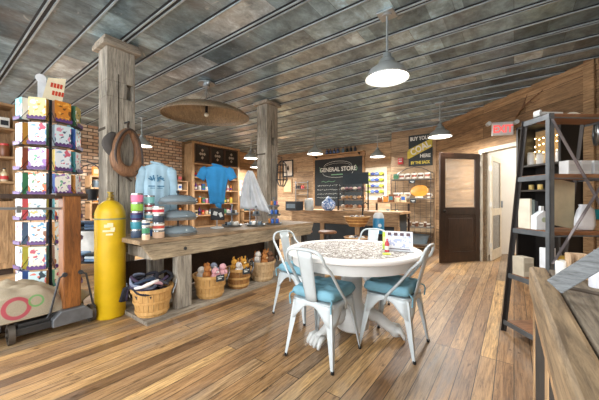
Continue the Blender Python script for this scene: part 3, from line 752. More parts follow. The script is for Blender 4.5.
# low console below it
cs = thing('console_shelf', 'pale wooden console with two shelves under the pink poster', 'console', (XL+.35, 7.65, 0), PI/2)
for z in (.45, .8, 1.15): MB().bx(-.6, .6, -.2, .2, z-.04, z).build('shelf', M_TAN, cs)
for a in (-.57, .57): MB().bx(a-.03, a+.03, -.2, .2, 0, 1.11).build('side', M_TANZ, cs)
stock('top of pale console', (XL+.3, 7.1, 1.151), (0, 1), 1.1, 6, .3, PI/2, 101, 'goods on the pale console', ['e8e4da', '22262b', '6c7f8c'], .09)
stock('middle shelf of pale console', (XL+.3, 7.12, .801), (0, 1), 1.05, 6, .26, PI/2, 102, 'goods on the pale console', ['e8e4da', '22262b', '6c7f8c'], .09)

# ------------------------------------------------------------------ garments
def shirt(label, loc, rz, w, h, mat, sleeve, taper=1.0, emblem=None, knot=False, name='shirt'):
    r = thing(name, label, 'shirt', loc, rz)
    m = MB(); R_ = []
    rows_ = [(0, .10, .035), (.03*h, .16, .05), (.07*h, .36*w/.38+.0, .07), (.14*h, w, .085), (.3*h, w*.94, .1), (.6*h, w*.92*taper, .1), (.92*h, w*.95*taper**2, .08), (h, w*.9*taper**2, .07)]
    for zi, (dz, ww, tt) in enumerate(rows_):
        R_.append([(ww/2*math.cos(2*PI*k/28)*(1+.02*math.sin(7*k)), tt/2*(math.sin(2*PI*k/28))*(1+.35*math.sin(k*2.2)*min(1, zi/4)), -dz + (.01*math.sin(3*k) if zi > 5 else 0)) for k in range(28)])
    m.rings(R_)
    m.build('body', mat, r, smooth='all')
    for sg in (-1, 1):
        q = [(sg*w*.40, 0, -.10*h), (sg*w*.5, .0, -.15*h)]
        if sleeve == 'long': q += [(sg*w*.58, .01, -.42*h), (sg*w*.60, -.01, -.7*h), (sg*w*.58, .0, -.86*h)]; rad = [.045, .06, .05, .043, .036]
        else: q += [(sg*w*.64, 0, -.33*h), (sg*w*.67, 0, -.36*h)]; rad = [.05, .065, .062, .062]
        mm = MB().tube(q, rad, 12); bmesh.ops.scale(mm.b, vec=(1, .62, 1), verts=mm.b.verts); mm.build('sleeve', mat, r, smooth='all')
    MB().tube([(.062*math.cos(2*PI*k/16), .03*math.sin(2*PI*k/16)-.004, .0-.012*math.sin(2*PI*k/16+PI/2)) for k in range(16)], .011, 6, True).build('collar', mat, r, smooth='all')
    if emblem:
        e = MB()
        for k in range(7):
            a = PI*k/6; e.box((.07*math.cos(a)*.9, -.053, -.30*h+.03*math.sin(a)), (.05, .004, .014), ry=-a+.5)
        e.cyl((0, -.05, -.3*h), (0, -.057, -.3*h), .03, n=10); e.box((0, -.055, -.42*h), (.17, .004, .012)); e.box((0, -.055, -.455*h), (.13, .004, .008))
        e.build('chest_print', plain(emblem, .8), r)
    if knot: MB().sph((.02, 0, -h-.01), .045, (1, .8, 1)).tube([(.02, 0, -h-.02), (.05, .01, -h-.08)], [.03, .015], 8).build('knot', mat, r, smooth='all')
    return r
def garment_stand(label, loc, h, mat=None, basecol=None):
    r = thing('garment_stand', label, 'garment stand', loc)
    MB().lathe([(0, 0), (.09, 0), (.09, .012), (.015, .025), (0, .025)], n=20).build('base', basecol or M_STEEL, r, smooth=True)
    MB().cyl((0, 0, .02), (0, 0, h), .008).build('pole', mat or M_STEEL, r)
    MB().tube([(0, 0, h+.02), (.0, -.05, h-.0), (.0, 0, h)], .004, 5).build('hook', M_STEEL, r)
    return r
MS1 = mat_fabric('9fbccb'); MS2 = mat_fabric('2f86bd'); MS3 = mat_fabric('d4d7da')
def camrz(x, y): return math.atan2(-y, -x) + PI/2
x, y = P(157, 3.42)
garment_stand('metal stand holding up the pale blue long-sleeved shirt', (x-.02, y-.01, TZ+.001), .72)
shirt('pale blue long-sleeved shirt with dark chest print above the workbench', (x, y, 1.64), camrz(x, y)-.1, .31, .66, MS1, 'long', 1.0, '3d6f8c')
x, y = P(217, 3.95)
garment_stand('metal stand under the bright blue knotted shirt', (x, y, TZ+.001), .80, basecol=M_WHITE)
shirt('bright blue short-sleeved shirt knotted at its hem', (x, y, 1.68), camrz(x, y), .33, .53, MS2, 'short', .80, None, True)
r = thing('hat_block', 'small black box with white print under the knotted blue shirt', 'box', (x+.02, y-.005, TZ+.12), camrz(x, y))
MB().bx(-.09, .09, -.1, -.035, 0, .16).build('box', M_BLACK, r, bevel=.01)
MB().box((-.03, -.101, .09), (.05, .003, .05), ry=.3).box((.04, -.101, .07), (.04, .003, .06), ry=-.4).build('white_print', plain('c8c8c4', .6), r)
x, y = P(250, 4.5)
garment_stand('metal stand under the white draped towel', (x, y, TZ+.001), .82)
m = MB()
def tow(u, v):
    w = .03+.17*v**.8; a = (u-.5)*2
    return (a*w*1.25 + .10*v*v, .03*math.sin(u*19)*v**.5 - .02*(1-a*a), -.60*v - (.13*v if u > .55 else 0)*(u-.4))
m.grid(tow, 26, 12)
o = m.build('draped_towel', MS3, None, (x, y, 1.66), camrz(x, y), smooth='all', solid=.006)
tag(o, 'white cloth draped to a point on its stand by the far column', 'towel')

# ------------------------------------------------------------------ tins stacked on the bench
def tin(loc, label, rad, h, col, band=None):
    r = thing('tin', label, 'tin', loc, random.uniform(0, 3), 'stacked tins on the workbench')
    MB().lathe([(0, .0), (rad*.96, .0), (rad, .005), (rad, h*.78), (0, h*.78)], n=20).build('can', plain(col, .3), r, smooth=True)
    MB().lathe([(0, h*.78), (rad*1.03, h*.78), (rad*1.03, h*.96), (rad*.97, h*.985), (0, h*.985)], n=20).build('lid', plain('b4b8ba', .25, .8), r, smooth=True)
    if band: MB().lathe([(rad*1.01, h*.2), (rad*1.01, h*.55)], n=20, caps=False).build('label_band', plain(band, .5), r, smooth=True)
stacks = [(137, 2.98, .058, 'tallest stack nearest the cylinder', [('44546a', 'slate', None), ('3a8fa0', 'teal', None), ('46305e', 'dark purple', '2f4f7a'), ('8fc04a', 'lime green', None), ('e47a9c', 'pink', None)], .092),
          (149.5, 3.12, .052, 'second tall stack', [('2f4f7a', 'navy', None), ('c98a4a', 'ochre', 'e8e4da'), ('e8e4da', 'white', '6fb0c0'), ('b03040', 'crimson', 'e8e4da'), ('8fd0cc', 'aqua', None)], .088),
          (158.5, 2.95, .055, 'third stack in front', [('d9b79a', 'beige', None), ('e8e4da', 'white', 'c04a3a'), ('3a4350', 'charcoal', None), ('e6e2da', 'cream', 'c03040')], .082),
          (146, 2.8, .036, 'short narrow stack in front', [('e0c0a0', 'sand', None), ('4a8f6a', 'green', None), ('d8d4ca', 'white', '39506b')], .065)]
for px_, z_, rad, nm, lst, h in stacks:
    x, y = P(px_, z_); x = min(x, X1-.07) if px_ != 146 else x
    for k, (c, cn, b) in enumerate(lst):
        tin((x+random.uniform(-.003, .003), y, TZ+.001+k*(h+.0005)), '%s tin, %s from the bottom of the %s' % (cn, ORD[k], nm), rad, h, c, b)

# tiered trays
def tiered(label, loc, tiers, mat, dome, polec):
    r = thing('tiered_stand', label, 'tiered stand', loc)
    top = tiers[-1][1]+.14
    MB().cyl((0, 0, 0), (0, 0, top), .009).sph((0, 0, top), .018).build('pole', polec, r)
    for rad, z in tiers:
        t = MB().lathe([(0, z), (rad*.9, z), (rad, z+.03), (rad*.985, z+.03), (rad*.88, z+.008), (0, z+.008)], n=32).build('tray', mat, r, smooth=True)
        if dome: MB().lathe([(rad*.95, z+.031), (rad*.86, z+.07), (rad*.6, z+.098), (.02, z+.112)], n=32, caps=False).build('domed_lid', dome, t, smooth='all', solid=.003)
    return r
x, y = P(178, 3.22)
tiered('three-tier round metal stand with grey domed lids beside the tins', (x, y, TZ+.001), [(.215, .0), (.21, .17), (.21, .34)], M_GALV, mat_glass('7f8c92', .82), M_BLACK)
rnd = random.Random(5)
gc = ['c33b5a', '3a5f4c', '2b3a50', 'd8d4ca', 'c98a3a', '39506b']
spots = [(232, 4.22, [(.15, .0), (.10, .17)], 'two-tier silver tray stand under the white cloth, left one'), (256, 4.3, [(.15, .0), (.07, .15)], 'silver tray stand between the white cloth and far column'), (274, 4.55, [(.13, .0), (.11, .14), (.09, .28)], 'three-tier silver tray stand at the far end of the workbench')]
TR = []
for px_, z_, tr, lab in spots:
    x, y = P(px_, z_); x = min(x, X1-.16)
    tiered(lab, (x, y, TZ+.001), tr, M_STEEL, None, M_STEEL); TR.append((x, y, tr))
gi = 0
cnm = {'d98a3a': 'orange', '2f5fae': 'blue', 'd8c04a': 'yellow', 'e8e4da': 'white', '22262b': 'black', '6a3f86': 'purple', 'c8768a': 'pink'}
for ti, (x, y, tr) in enumerate(TR):
    for li, (rad, z) in enumerate(tr):
        for k in range(5):
            a = 2*PI*k/5+li; c = rnd.choice(['e8e4da', '6c7f8c', 'e8e4da', '22262b'] if ti < 2 else list(cnm))
            rr_ = rad*.5; h = .06 if ti < 2 else .085
            jar('small_pot', '%s pot on the %s tray of the %s tray stand' % ({**CN, **cnm}[c], ['lower', 'middle', 'upper'][li], ['left', 'middle', 'right'][ti]), 'pot', (x+rr_*math.cos(a), y+rr_*math.sin(a), TZ+.0105+z), rad*.19, h, c, None, 'small pots on the silver tray stands')

# ------------------------------------------------------------------ bushel baskets
def basket_mesh(R_, H, mat, hoop):
    def f(root):
        m = MB(); n = 22
        for k in range(n):
            a0 = 2*PI*k/n+.012; a1 = 2*PI*(k+1)/n-.012
            for (aa, ab) in ((a0, a1),):
                q = []
                for rr_, z in ((R_*.74, .0), (R_*.86, H*.4), (R_, H)):
                    q.append([(rr_*math.cos(aa), rr_*math.sin(aa), z), (rr_*math.cos(ab), rr_*math.sin(ab), z), ((rr_-.006)*math.cos(ab), (rr_-.006)*math.sin(ab), z), ((rr_-.006)*math.cos(aa), (rr_-.006)*math.sin(aa), z)])
                m.rings(q)
        m.build('slats', mat, root)
        MB().cyl((0, 0, .0), (0, 0, .012), R_*.74, n=24).build('bottom', mat, root)
        for z, w in ((.03, .03), (H*.48, .025), (H-.035, .035)):
            rr_ = R_*(.74+.26*(z+w/2)/H)+.006
            MB().lathe([(rr_-.002, z), (rr_+.004, z), (rr_+.006, z+w), (rr_, z+w)], n=32, caps=False).build('hoop', hoop, root, smooth=True)
        for sg in (-1, 1):
            MB().tube([(sg*R_, -.05, H*.7), (sg*(R_+.03), -.04, H), (sg*(R_+.035), 0, H+.05), (sg*(R_+.03), .04, H), (sg*R_, .05, H*.7)], .004, 6).build('handle', M_STEEL, root)
    return f
def basket(label, loc, R_, H, mat, hoop, rz=0):
    r = thing('bushel_basket', label, 'basket', loc, rz); basket_mesh(R_, H, mat, hoop)(r); return r
bk = []
for x, y, R_, H, mat, hoop, lab in [(-2.975, 1.445, .192, .28, M_BASK, M_BASK, 'largest bushel basket, filled with dark scarves, nearest the cylinder'),
                                  (-2.955, 2.13, .195, .27, M_BASK, M_BASK, 'bushel basket just right of the front bench leg'),
                                  (-2.955, 2.58, .165, .26, M_BASKD, M_BASK, 'darker brown bushel basket with pale hoops, third along'),
                                  (-2.955, 3.03, .19, .28, M_BASKP, M_BASKP, 'pale slatted bushel basket farthest along under the workbench')]:
    basket(lab, (x, y, .041), R_, H, mat, hoop, math.radians(60)); bk.append((x, y, R_, H))
def plush(label, loc, rz, s, col, c2, ears=True):
    r = thing('plush_toy', label, 'plush toy', loc, rz, 'plush toys in the baskets')
    m = MB().sph((0, 0, .06*s), .065*s, (1, .9, 1.1)).sph((0, -.01*s, .155*s), .05*s)
    for sg in (-1, 1):
        m.sph((sg*.06*s, -.02*s, .09*s), .024*s, (1, 1, 1.6), 8)
        if ears: m.sph((sg*.03*s, 0, .215*s), .014*s, (1, .6, 2.0), 8)
    m.noise(.003, 30).build('body', mat_fabric(col), r, smooth='all')
    MB().sph((0, -.052*s, .145*s), .022*s, (1, .8, .8), 8).build('muzzle', mat_fabric(c2), r, smooth='all')
    MB().sph((.018*s, -.056*s, .168*s), .006*s, n=6).sph((-.018*s, -.056*s, .168*s), .006*s, n=6).build('eyes', M_BLACK, r)
    return r
pcol = [('c9803f', 'e6d2b4', 'orange'), ('8f96a8', 'd8d4ca', 'grey'), ('d9a4a8', 'efe6df', 'pink'), ('b5763c', 'e6c79a', 'tan'), ('d29a3c', 'f0dca8', 'golden'), ('6a4a34', 'c9a27c', 'brown'), ('e3dcd2', 'c9b8a8', 'white')]
toys = [(1, [(0, -.07, 0), (1, -.03, .07), (2, .09, 0), (3, .03, -.07), (6, -.08, -.08), (2, .1, .1)], 0), (2, [(4, -.05, 0), (4, .04, .05), (6, .05, -.05), (4, -.03, -.06), (3, -.05, .07)], 0), (3, [(3, -.08, -.03), (3, .03, .06), (3, .08, -.04), (6, -.02, -.08), (3, -.05, .08), (5, .1, .05)], .02)]
bn = ['', 'the basket right of the bench leg', 'the darker brown basket', 'the farthest pale basket']
for bi, lst, dz in toys:
    x, y, R_, H = bk[bi]
    for k, (ci, dx, dy) in enumerate(lst):
        plush('%s plush toy, %s of those piled in %s' % (pcol[ci][2], ORD[k], bn[bi]), (x+dx, y+dy, .04+H-.09+dz+(.03 if k % 2 else 0)), math.radians(50+k*25), .85, pcol[ci][0], pcol[ci][1], ci in (3, 4, 0))
    MB_ = MB().lathe([(0, .02), (R_*.74, .02), (R_*.88, H*.6), (0, H*.66)], n=20)
    o = MB_.noise(.008, 12).build('toy_filling', mat_fabric('a98a6a'), None, (x, y, .041)); tag(o, 'soft toys packed down inside %s' % bn[bi], 'toys', None, 'stuff')
# scarves in first basket
x, y, R_, H = bk[0]
sc_c = [('23222c', 'black'), ('3a3550', 'dark purple'), ('d8a9b4', 'pink'), ('e3dcd8', 'white'), ('2b3a50', 'navy'), ('4a4a52', 'charcoal'), ('23222c', 'black'), ('7a8296', 'grey blue'), ('3a2c44', 'plum'), ('1d1d24', 'black')]
rnd = random.Random(11)
for k, (c, cn) in enumerate(sc_c):
    a0 = rnd.uniform(0, 2*PI); pts = []
    for i in range(18):
        t = i/17; rr_ = R_*(.2+.8*abs(math.sin(2.2*t+k)));
        a = a0+3.2*t
        z = H+.02+.05*math.sin(5*t+k)+.006*k - (max(0, rr_-R_*.93))*1.5
        pts.append((rr_*math.cos(a), rr_*math.sin(a), z))
    if k in (0, 1, 6, 9): pts += [(-R_*.35, -(R_+.012+.004*k), H+.01), (-R_*.4, -(R_+.02+.006*k), H*.6)]
    o = MB().tube(pts, .016, 7).noise(.008, 22).build('scarf', mat_fabric(c), None, (x, y, .041), smooth='all')
    tag(o, '%s twisted scarf, %s laid in the largest bushel basket' % (cn, ORD[k]), 'scarf', 'scarves in the largest basket')
o = MB().lathe([(0, .02), (R_*.73, .02), (R_*.93, H*.8), (0, H*1.02)], n=24).noise(.01, 12).build('scarf_filling', mat_fabric('2b2a34'), None, (x, y, .041), smooth=True)
tag(o, 'dark scarves packed down inside the largest bushel basket', 'scarves', None, 'stuff')
# price tags on the basket rims
for bi, dx in ((1, .0), (2, 0), (3, 0)):
    x, y, R_, H = bk[bi]
    a = math.atan2(-y, -x)+.55 if bi < 3 else math.atan2(-y, -x)-.75
    r = thing('price_tag', 'small black chalk price tag on %s' % bn[bi], 'price tag', (x+(R_+.022)*math.cos(a), y+(R_+.022)*math.sin(a), .04+H-.05), a+PI/2-.2, 'chalk price tags on the baskets')
    MB().box((0, 0, .03), (.10, .005, .075)).build('board', M_SLATE, r)
    MB().box((0, -.004, .045), (.07, .002, .008)).box((-.01, -.004, .025), (.045, .002, .012)).build('chalk_marks', M_CHALK, r)
    MB().box((0, .006, .07), (.012, .02, .03)).build('clip', M_STEEL, r)

# ------------------------------------------------------------------ round dining table
TX, TY = -1.157, 2.33
r = thing('dining_table', 'round white pedestal table with stencilled top and claw feet', 'table', (TX, TY, 0))
MB().lathe([(0, .735), (.565, .735), (.582, .742), (.585, .757), (.578, .768), (0, .768)], n=64).build('tabletop', mat_tabletop(), r, smooth=True)
MB().lathe([(.52, .655), (.53, .655), (.535, .735), (.515, .735)], n=64, caps=False).build('apron', M_WHITE, r, smooth=True, solid=.006)
MB().lathe([(0, .06), (.12, .06), (.145, .08), (.15, .2), (.125, .25), (.095, .28), (.085, .34), (.09, .45), (.08, .56), (.075, .62), (.11, .66), (.14, .735), (0, .735)], n=32).build('pedestal', M_WHITE, r, smooth=True)
for k in range(3):
    a = math.radians((28, 140, 250)[k]); ca, sa = math.cos(a), math.sin(a)
    lg = [(.07, .23, .055), (.15, .2, .06), (.22, .17, .052), (.29, .11, .046), (.34, .075, .045), (.38, .06, .05)]
    m = MB().tube([(d*ca, d*sa, z) for d, z, _ in lg], [q for _, _, q in lg], 12); m.build('leg', M_WHITE, r, smooth='all')
    m = MB().sph((.37*ca, .37*sa, .055), .052, (1, 1, 1))
    for j in (-1, -.33, .33, 1):
        b = a+j*.16
        m.tube([(.36*math.cos(b), .36*math.sin(b), .085), (.41*math.cos(b), .41*math.sin(b), .075), (.435*math.cos(b), .435*math.sin(b), .035), (.44*math.cos(b), .44*math.sin(b), .014)], [.022, .022, .018, .012], 8)
    m.build('claw_foot', M_WHITE, r, smooth='all')

# ------------------------------------------------------------------ metal chairs (local: faces +y)
def make_chair(label, loc, rz, cushion=True):
    r = thing('metal_chair', label, 'chair', loc, rz, 'white metal chairs around the round table')
    sw, sd, sh = .185, .18, .45
    m = MB(); poly = []
    for cx_, cy_, a0 in ((sw-.05, sd-.05, 0), (-sw+.05, sd-.05, 90), (-sw+.05, -sd+.05, 180), (sw-.05, -sd+.05, 270)):
        for q in range(5): a = math.radians(a0+q*22.5); poly.append((cx_+.05*math.cos(a), cy_+.05*math.sin(a)))
    m.prism(poly, 'xy', sh-.012, sh); m.build('seat', M_CHAIR, r, bevel=.005)
    # skirt with arches: a band around the seat
    m = MB(); N = 48; top = []; bot = []
    def perim(t, ex):
        a = t*2*PI; c, s_ = math.cos(a), math.sin(a)
        k = (abs(c)**5+abs(s_)**5)**(-1/5)
        return c*k*(sw+ex), s_*k*(sd+ex)
    def sk(u, v):
        x, y = perim(u, .002); a = u*2*PI
        corner = abs(math.sin(2*a))**1.3
        drop = .03+.13*corner**2.6
        x2, y2 = perim(u, .03*(drop/.2))
        return (x+(x2-x)*v, y+(y2-y)*v, sh-.004-drop*v)
    m.grid(sk, 64, 4); m.build('skirt', M_CHAIR, r, smooth='all', solid=.003)
    for sxn in (-1, 1):
        for syn in (-1, 1):
            tp = Vector((sxn*(sw-.012), syn*(sd-.012), sh-.02)); ft = Vector((sxn*.215, syn*(.225), .012))
            q = []
            for t in (0, .35, .7, 1):
                c = tp.lerp(ft, t); wdt = .042*(1-t)+.014*t; 
                u = Vector((-sxn, 0, 0)); v = Vector((0, -syn, 0))
                q.append([c+u*0+v*0, c+u*wdt*1.5, c+u*wdt*1.3+v*wdt*.3, c+u*wdt*.3+v*wdt*.3, c+u*wdt*.3+v*wdt*1.3, c+v*wdt*1.5])
            l = MB().rings(q).build('leg', M_CHAIR, r, bevel=.003)
            MB().cyl((ft.x-sxn*.008, ft.y-syn*.008, 0), (ft.x-sxn*.008, ft.y-syn*.008, .022), .013, n=10).build('rubber_foot', M_BLACK, l)
    hb = .40
    hoop = [(-sw-.004, .015, sh-.07), (-sw-.006, .0, sh+.0), (-sw-.0, -.10, sh+.12), (-sw+.008, -.19, sh+.24)]
    for i in range(13):
        a = PI-PI*i/12; c_, n_ = math.cos(a), math.sin(a)
        hoop.append(((sw-.022)*math.copysign(abs(c_)**.6, c_), -sd-.07-.035*n_**.7, sh+.30+.10*n_**.75))
    hoop += [(sw-.008, -.19, sh+.24), (sw, -.10, sh+.12), (sw+.006, 0, sh+.0), (sw+.004, .015, sh-.07)]
    MB().tube(hoop, .0115, 8).build('back_frame', M_CHAIR, r, smooth='all')
    m = MB(); m.grid(lambda u, v: ((u-.5)*(.10+.035*v), -sd-.0-.1*v+.012*(2*u-1)**2, sh-.01+.40*v), 6, 6)
    m.build('back_slat', M_CHAIR, r, smooth='all', solid=.004)
    if cushion:
        m = MB(); n = 20
        def cu(u, v, sg):
            X = 2*u-1; Y = 2*v-1
            e = max(0, (1-abs(X)**5)*(1-abs(Y)**5))**.35
            dim = 1+.10*math.sin(7*X+3*Y)-.55*sum(math.exp(-((X-a)**2+(Y-b)**2)/.025) for a in (-.5, 0, .5) for b in (-.5, 0, .5))
            ed = .90+.1*e
            return (X*.205*ed, Y*.20*ed+.012, sh+.044+sg*((.050+.016*NZ.noise(Vector((X*3.5, Y*3.5, 7))))*e*dim if sg > 0 else .040*e))
        m.grid(lambda u, v: cu(u, v, 1), n, n); m.grid(lambda u, v: cu(u, v, -1), n, n)
        bmesh.ops.remove_doubles(m.b, verts=m.b.verts, dist=.0008)
        cshn = m.build('seat_cushion', M_CUSH, None, (0, 0, 0), smooth='all')
        cshn.parent = r
        for sg in (-1, 1):
            MB().tube([(sg*.17, -.17, sh+.04), (sg*.185, -.19, sh+.03), (sg*.185, -.2, sh+.01), (sg*.18, -.195, sh-.05)], .006, 5).build('tie', M_CUSH, cshn)
    return r
c1 = make_chair('white metal chair with blue cushion, nearest the camera, back turned', (-1.205, 1.925, 0), math.radians(0), True)
for loc, rz, lab in [((-.80, 2.385, 0), math.radians(90), 'white metal chair with blue cushion at the right of the round table'),
                     ((-1.80, 2.44, 0), math.radians(-95), 'white metal chair with blue cushion at the left of the round table'),
                     ((-1.36, 3.02, 0), math.radians(178), 'white metal chair on the far side of the round table')]:
    dup(c1, loc, rz, lab)

# things on the table
bx_, by_ = P(399, 2.42); rz = camrz(bx_, by_)-.12
r = thing('brochure_holder', 'white table stand with printed panels on the dining table', 'brochure holder', (bx_, by_, .769), rz)
MB().bx(-.115, .115, -.02, .02, 0, .012).bx(-.11, .11, -.012, .004, .0, .165).build('stand', plain('e3e6ea', .3), r, bevel=.003)
MB().box((0, -.014, .085), (.19, .002, .11)).build('printed_sheet', mat_print('dfe4ee', 'aeb9d6', 'e9ecef', 24, .5), r)
m = MB()
for k in range(4): m.box((-.075+k*.05, -.016, .142), (.03, .002, .026))
m.box((0, -.016, .018), (.18, .002, .006)); m.build('dark_pictures', plain('5d4a52', .5), r)
x, y = P(387, 2.38)
r = bottle('bottle', 'small red and white bottle left of the printed table stand', 'bottle', (x, y, .769), .018, .12, 'c8404a', 'e8e4da', 'e8e4da')
x, y = P(385.5, 2.52); carton('leaflet_block', 'lime green leaflet block behind the red bottle', 'leaflets', (x, y, .769), (.05, .02, .15), camrz(x, y), 'b9d24a', 'dfe9a0')
x, y = P(386.5, 2.27); o = MB().box((0, 0, .004), (.06, .04, .006)).build('note_card', plain('cfe03a', .5), None, (x, y, .769), camrz(x, y)); tag(o, 'yellow-green note card lying in front of the red bottle', 'card')

# ------------------------------------------------------------------ bar and stools
BX0, BX1, BYf, BZ = -4.35, -1.75, 5.5, .97
r = thing('bar_counter', 'wooden bar with thick plank top and dark slate front', 'bar', ((BX0+BX1)/2, BYf+.3, 0))
w = (BX1-BX0)/2
MB().bx(-w-.04, w+.04, -.36, .32, BZ-.05, BZ).build('counter_top', M_TAN, r, bevel=.005)
MB().bx(-w, w, -.33, -.28, BZ-.29, BZ-.05).build('fascia', wood('9c7b58', 'b3916b', 'c2a27a', 'x', 1, .6, .2, .6), r, bevel=.004)
MB().bx(-w+.03, w-.03, -.28, .28, 0, BZ-.05).build('front_panel', M_SLATE, r)
for q in (-w+.04, -w/3, w/3, w-.04): MB().bx(q-.05, q+.05, -.31, -.28, 0, BZ-.29).build('post', M_TANZ, r)
def stool(label, loc):
    r = thing('bar_stool', label, 'stool', loc, .3, 'round bar stools')
    MB().lathe([(0, .60), (.15, .60), (.165, .61), (.165, .635), (.15, .645), (0, .645)], n=24).build('seat', M_SHELF, r, smooth=True)
    MB().cyl((0, 0, .3), (0, 0, .6), .02).build('stem', M_IRON, r)
    for k in range(4):
        a = PI/4+PI/2*k; MB().tube([(.05*math.cos(a), .05*math.sin(a), .58), (.1*math.cos(a), .1*math.sin(a), .3), (.2*math.cos(a), .2*math.sin(a), 0.009)], .009, 6).build('leg', M_IRON, r)
    MB().tube([(.145*math.cos(2*PI*i/20), .145*math.sin(2*PI*i/20), .17) for i in range(20)], .007, 6, True).build('foot_ring', M_IRON, r)
x, y = P(327.5, 5.15); stool('round wooden bar stool before the middle of the bar', (x, y, 0))
x, y = P(303.5, 5.25); stool('round wooden bar stool before the left of the bar', (x, y, 0))
# on the bar
x, y = P(328.5, 6.15)
r = thing('ginger_jar', 'round blue and white vase standing on the bar', 'vase', (x, y, BZ+.001))
MB().lathe([(0, 0), (.07, 0), (.12, .04), (.15, .11), (.14, .18), (.08, .23), (.06, .26), (.055, .26), (0, .24)], n=28).build('body', mat_print('dfe5ee', '4a6ea8', '86a0c8', 22, .48), r, smooth='all')
MB().sph((0, 0, .27), .055, (1, 1, .5)).sph((0, 0, .3), .016).build('lid', mat_print('dfe5ee', '4a6ea8', '86a0c8', 30, .5), r, smooth='all')
x, y = P(309, 6.3)
jar('glass_jar', 'clear glass jar with white lid at the left part of the bar', 'jar', (x, y, BZ+.001), .1, .26, 'c9cfcc', 'e8e4da')
x, y = P(298, 6.2); carton('till_box', 'black box on the left end of the bar', 'box', (x-.1, y, BZ+.001), (.3, .25, .2), 0, '22262b', '6c7f8c')
# bread rack on the bar
x, y = P(353, 6.35); rz = 0
r = thing('bakery_rack', 'black three-shelf bakery rack with header board on the bar', 'display rack', (x, y, BZ+.001), rz)
m = MB()
for a in (-.30, .30):
    for b in (-.13, .13): m.bx(a-.012, a+.012, b-.012, b+.012, 0, .6)
m.build('frame', M_BLACK, r)
for z in (.04, .24, .43): MB().bx(-.31, .31, -.14, .14, z-.015, z).build('shelf', M_TAN if z < .4 else M_BLACK, r)
MB().bx(-.31, .31, .10, .13, .58, .84).build('header_board', plain('263238', .7), r)
cc = [('a9704a', 'brown'), ('c99a6a', 'golden'), ('d8c8b4', 'pale')]
for li, z in enumerate((.04, .24, .43)):
    for k in range(6):
        c, cn = (('8f6a6a', 'dark pink'), cc[1], cc[0])[2-li] if (k % 3) else cc[2]
        m = MB().sph((0, 0, .05), .042, (1, 1.6, .95), 10); o = m.build('bread_roll', plain(c, .7), None, (x-.25+k*.1, y, BZ+.003+z), 0, smooth='all')
        tag(o, '%s bread roll, %s from left, %s shelf of bakery rack' % (cn, ORD[k], ['bottom', 'middle', 'top'][li]), 'bread roll', 'bread rolls in the bakery rack')
# basket stand at bar end
x, y = P(357, 4.75)
r = thing('basket_stand', 'black iron stand holding two wicker baskets by the bar', 'basket stand', (x, y, 0))
m = MB().tube([(0, .22, 0.01), (0, .22, 1.12)], .012, 6).tube([(-.2, .3, .012), (0, .22, .04), (.2, .3, .012)], .012, 6).tube([(0, .22, .04), (0, -.12, .012)], .012, 6)
for z in (.50, .83): m.tube([(.15*math.cos(2*PI*i/20), .15*math.sin(2*PI*i/20), z) for i in range(20)], .008, 6, True); m.tube([(0, .22, z), (0, .15, z)], .01, 6)
m.tube([(0, .22, 1.12), (.05, .22, 1.16), (.1, .22, 1.12)], .01, 6)
m.build('frame', M_BLACK, r)
for z, nm in ((.42, 'lower'), (.76, 'upper')):
    b = thing('wicker_basket', 'round brown wicker basket, the %s one in the iron stand' % nm, 'basket', (x, y, z))
    m = MB(); bowl(m, (0, 0, 0), .215, .17); m.build('bowl', M_BASKD, b, smooth=True)
    m = MB()
    for zz in (.06, .11, .165): m.lathe([(.215*(.62+.38*zz/.17)-.006, zz-.01), (.215*(.66+.36*zz/.17)+.006, zz), (.215*(.62+.38*zz/.17)-.004, zz+.008)], n=24, caps=False)
    m.build('woven_bands', M_BASK, b)
    for k in range(6):
        a = 2*PI*k/6; c, cn = rnd.choice([('d8d4ca', 'white'), ('3a3a42', 'dark'), ('9a7f68', 'tan')])
        o = MB().sph((0, 0, .045), .045, (1.2, .9, .8), 10).noise(.008, 20).build('wrapped_sweet_bag', plain(c, .4), None, (x+.1*math.cos(a), y+.1*math.sin(a), z+.10), a, smooth='all')
        tag(o, '%s wrapped parcel in the %s wicker basket' % (cn, nm), 'parcel', 'parcels in the %s wicker basket' % nm)
# blue keg jug
x, y = P(378.5, 4.9)
pt = thing('plant_stand', 'small dark side table under the blue drink jug', 'table', (x, y, 0))
MB().lathe([(0, .60), (.16, .60), (.16, .63), (0, .63)], n=24).build('top', M_BLACK, pt)
for k in range(3): a = 2*PI*k/3+.3; MB().bar((.12*math.cos(a), .12*math.sin(a), .6), (.14*math.cos(a), .14*math.sin(a), 0), .02, .02).build('leg', M_BLACK, pt)
r = thing('drink_jug', 'blue drink jug with white lid and pale emblem', 'jug', (x, y, .631))
MB().lathe([(0, 0), (.09, 0), (.095, .02), (.095, .24), (.085, .26), (0, .26)], n=24).build('body', plain('2c7fa8', .35), r, smooth=True)
MB().lathe([(0, .26), (.09, .26), (.09, .3), (.06, .35), (0, .35)], n=24).build('lid', M_WHITE, r, smooth=True)
MB().cyl((.055, -.082, .14), (.058, -.088, .14), .03, n=14).build('emblem', plain('cfe0e6', .5), r)
MB().cyl((0, -.09, .04), (0, -.12, .04), .012).build('tap', M_WHITE, r)
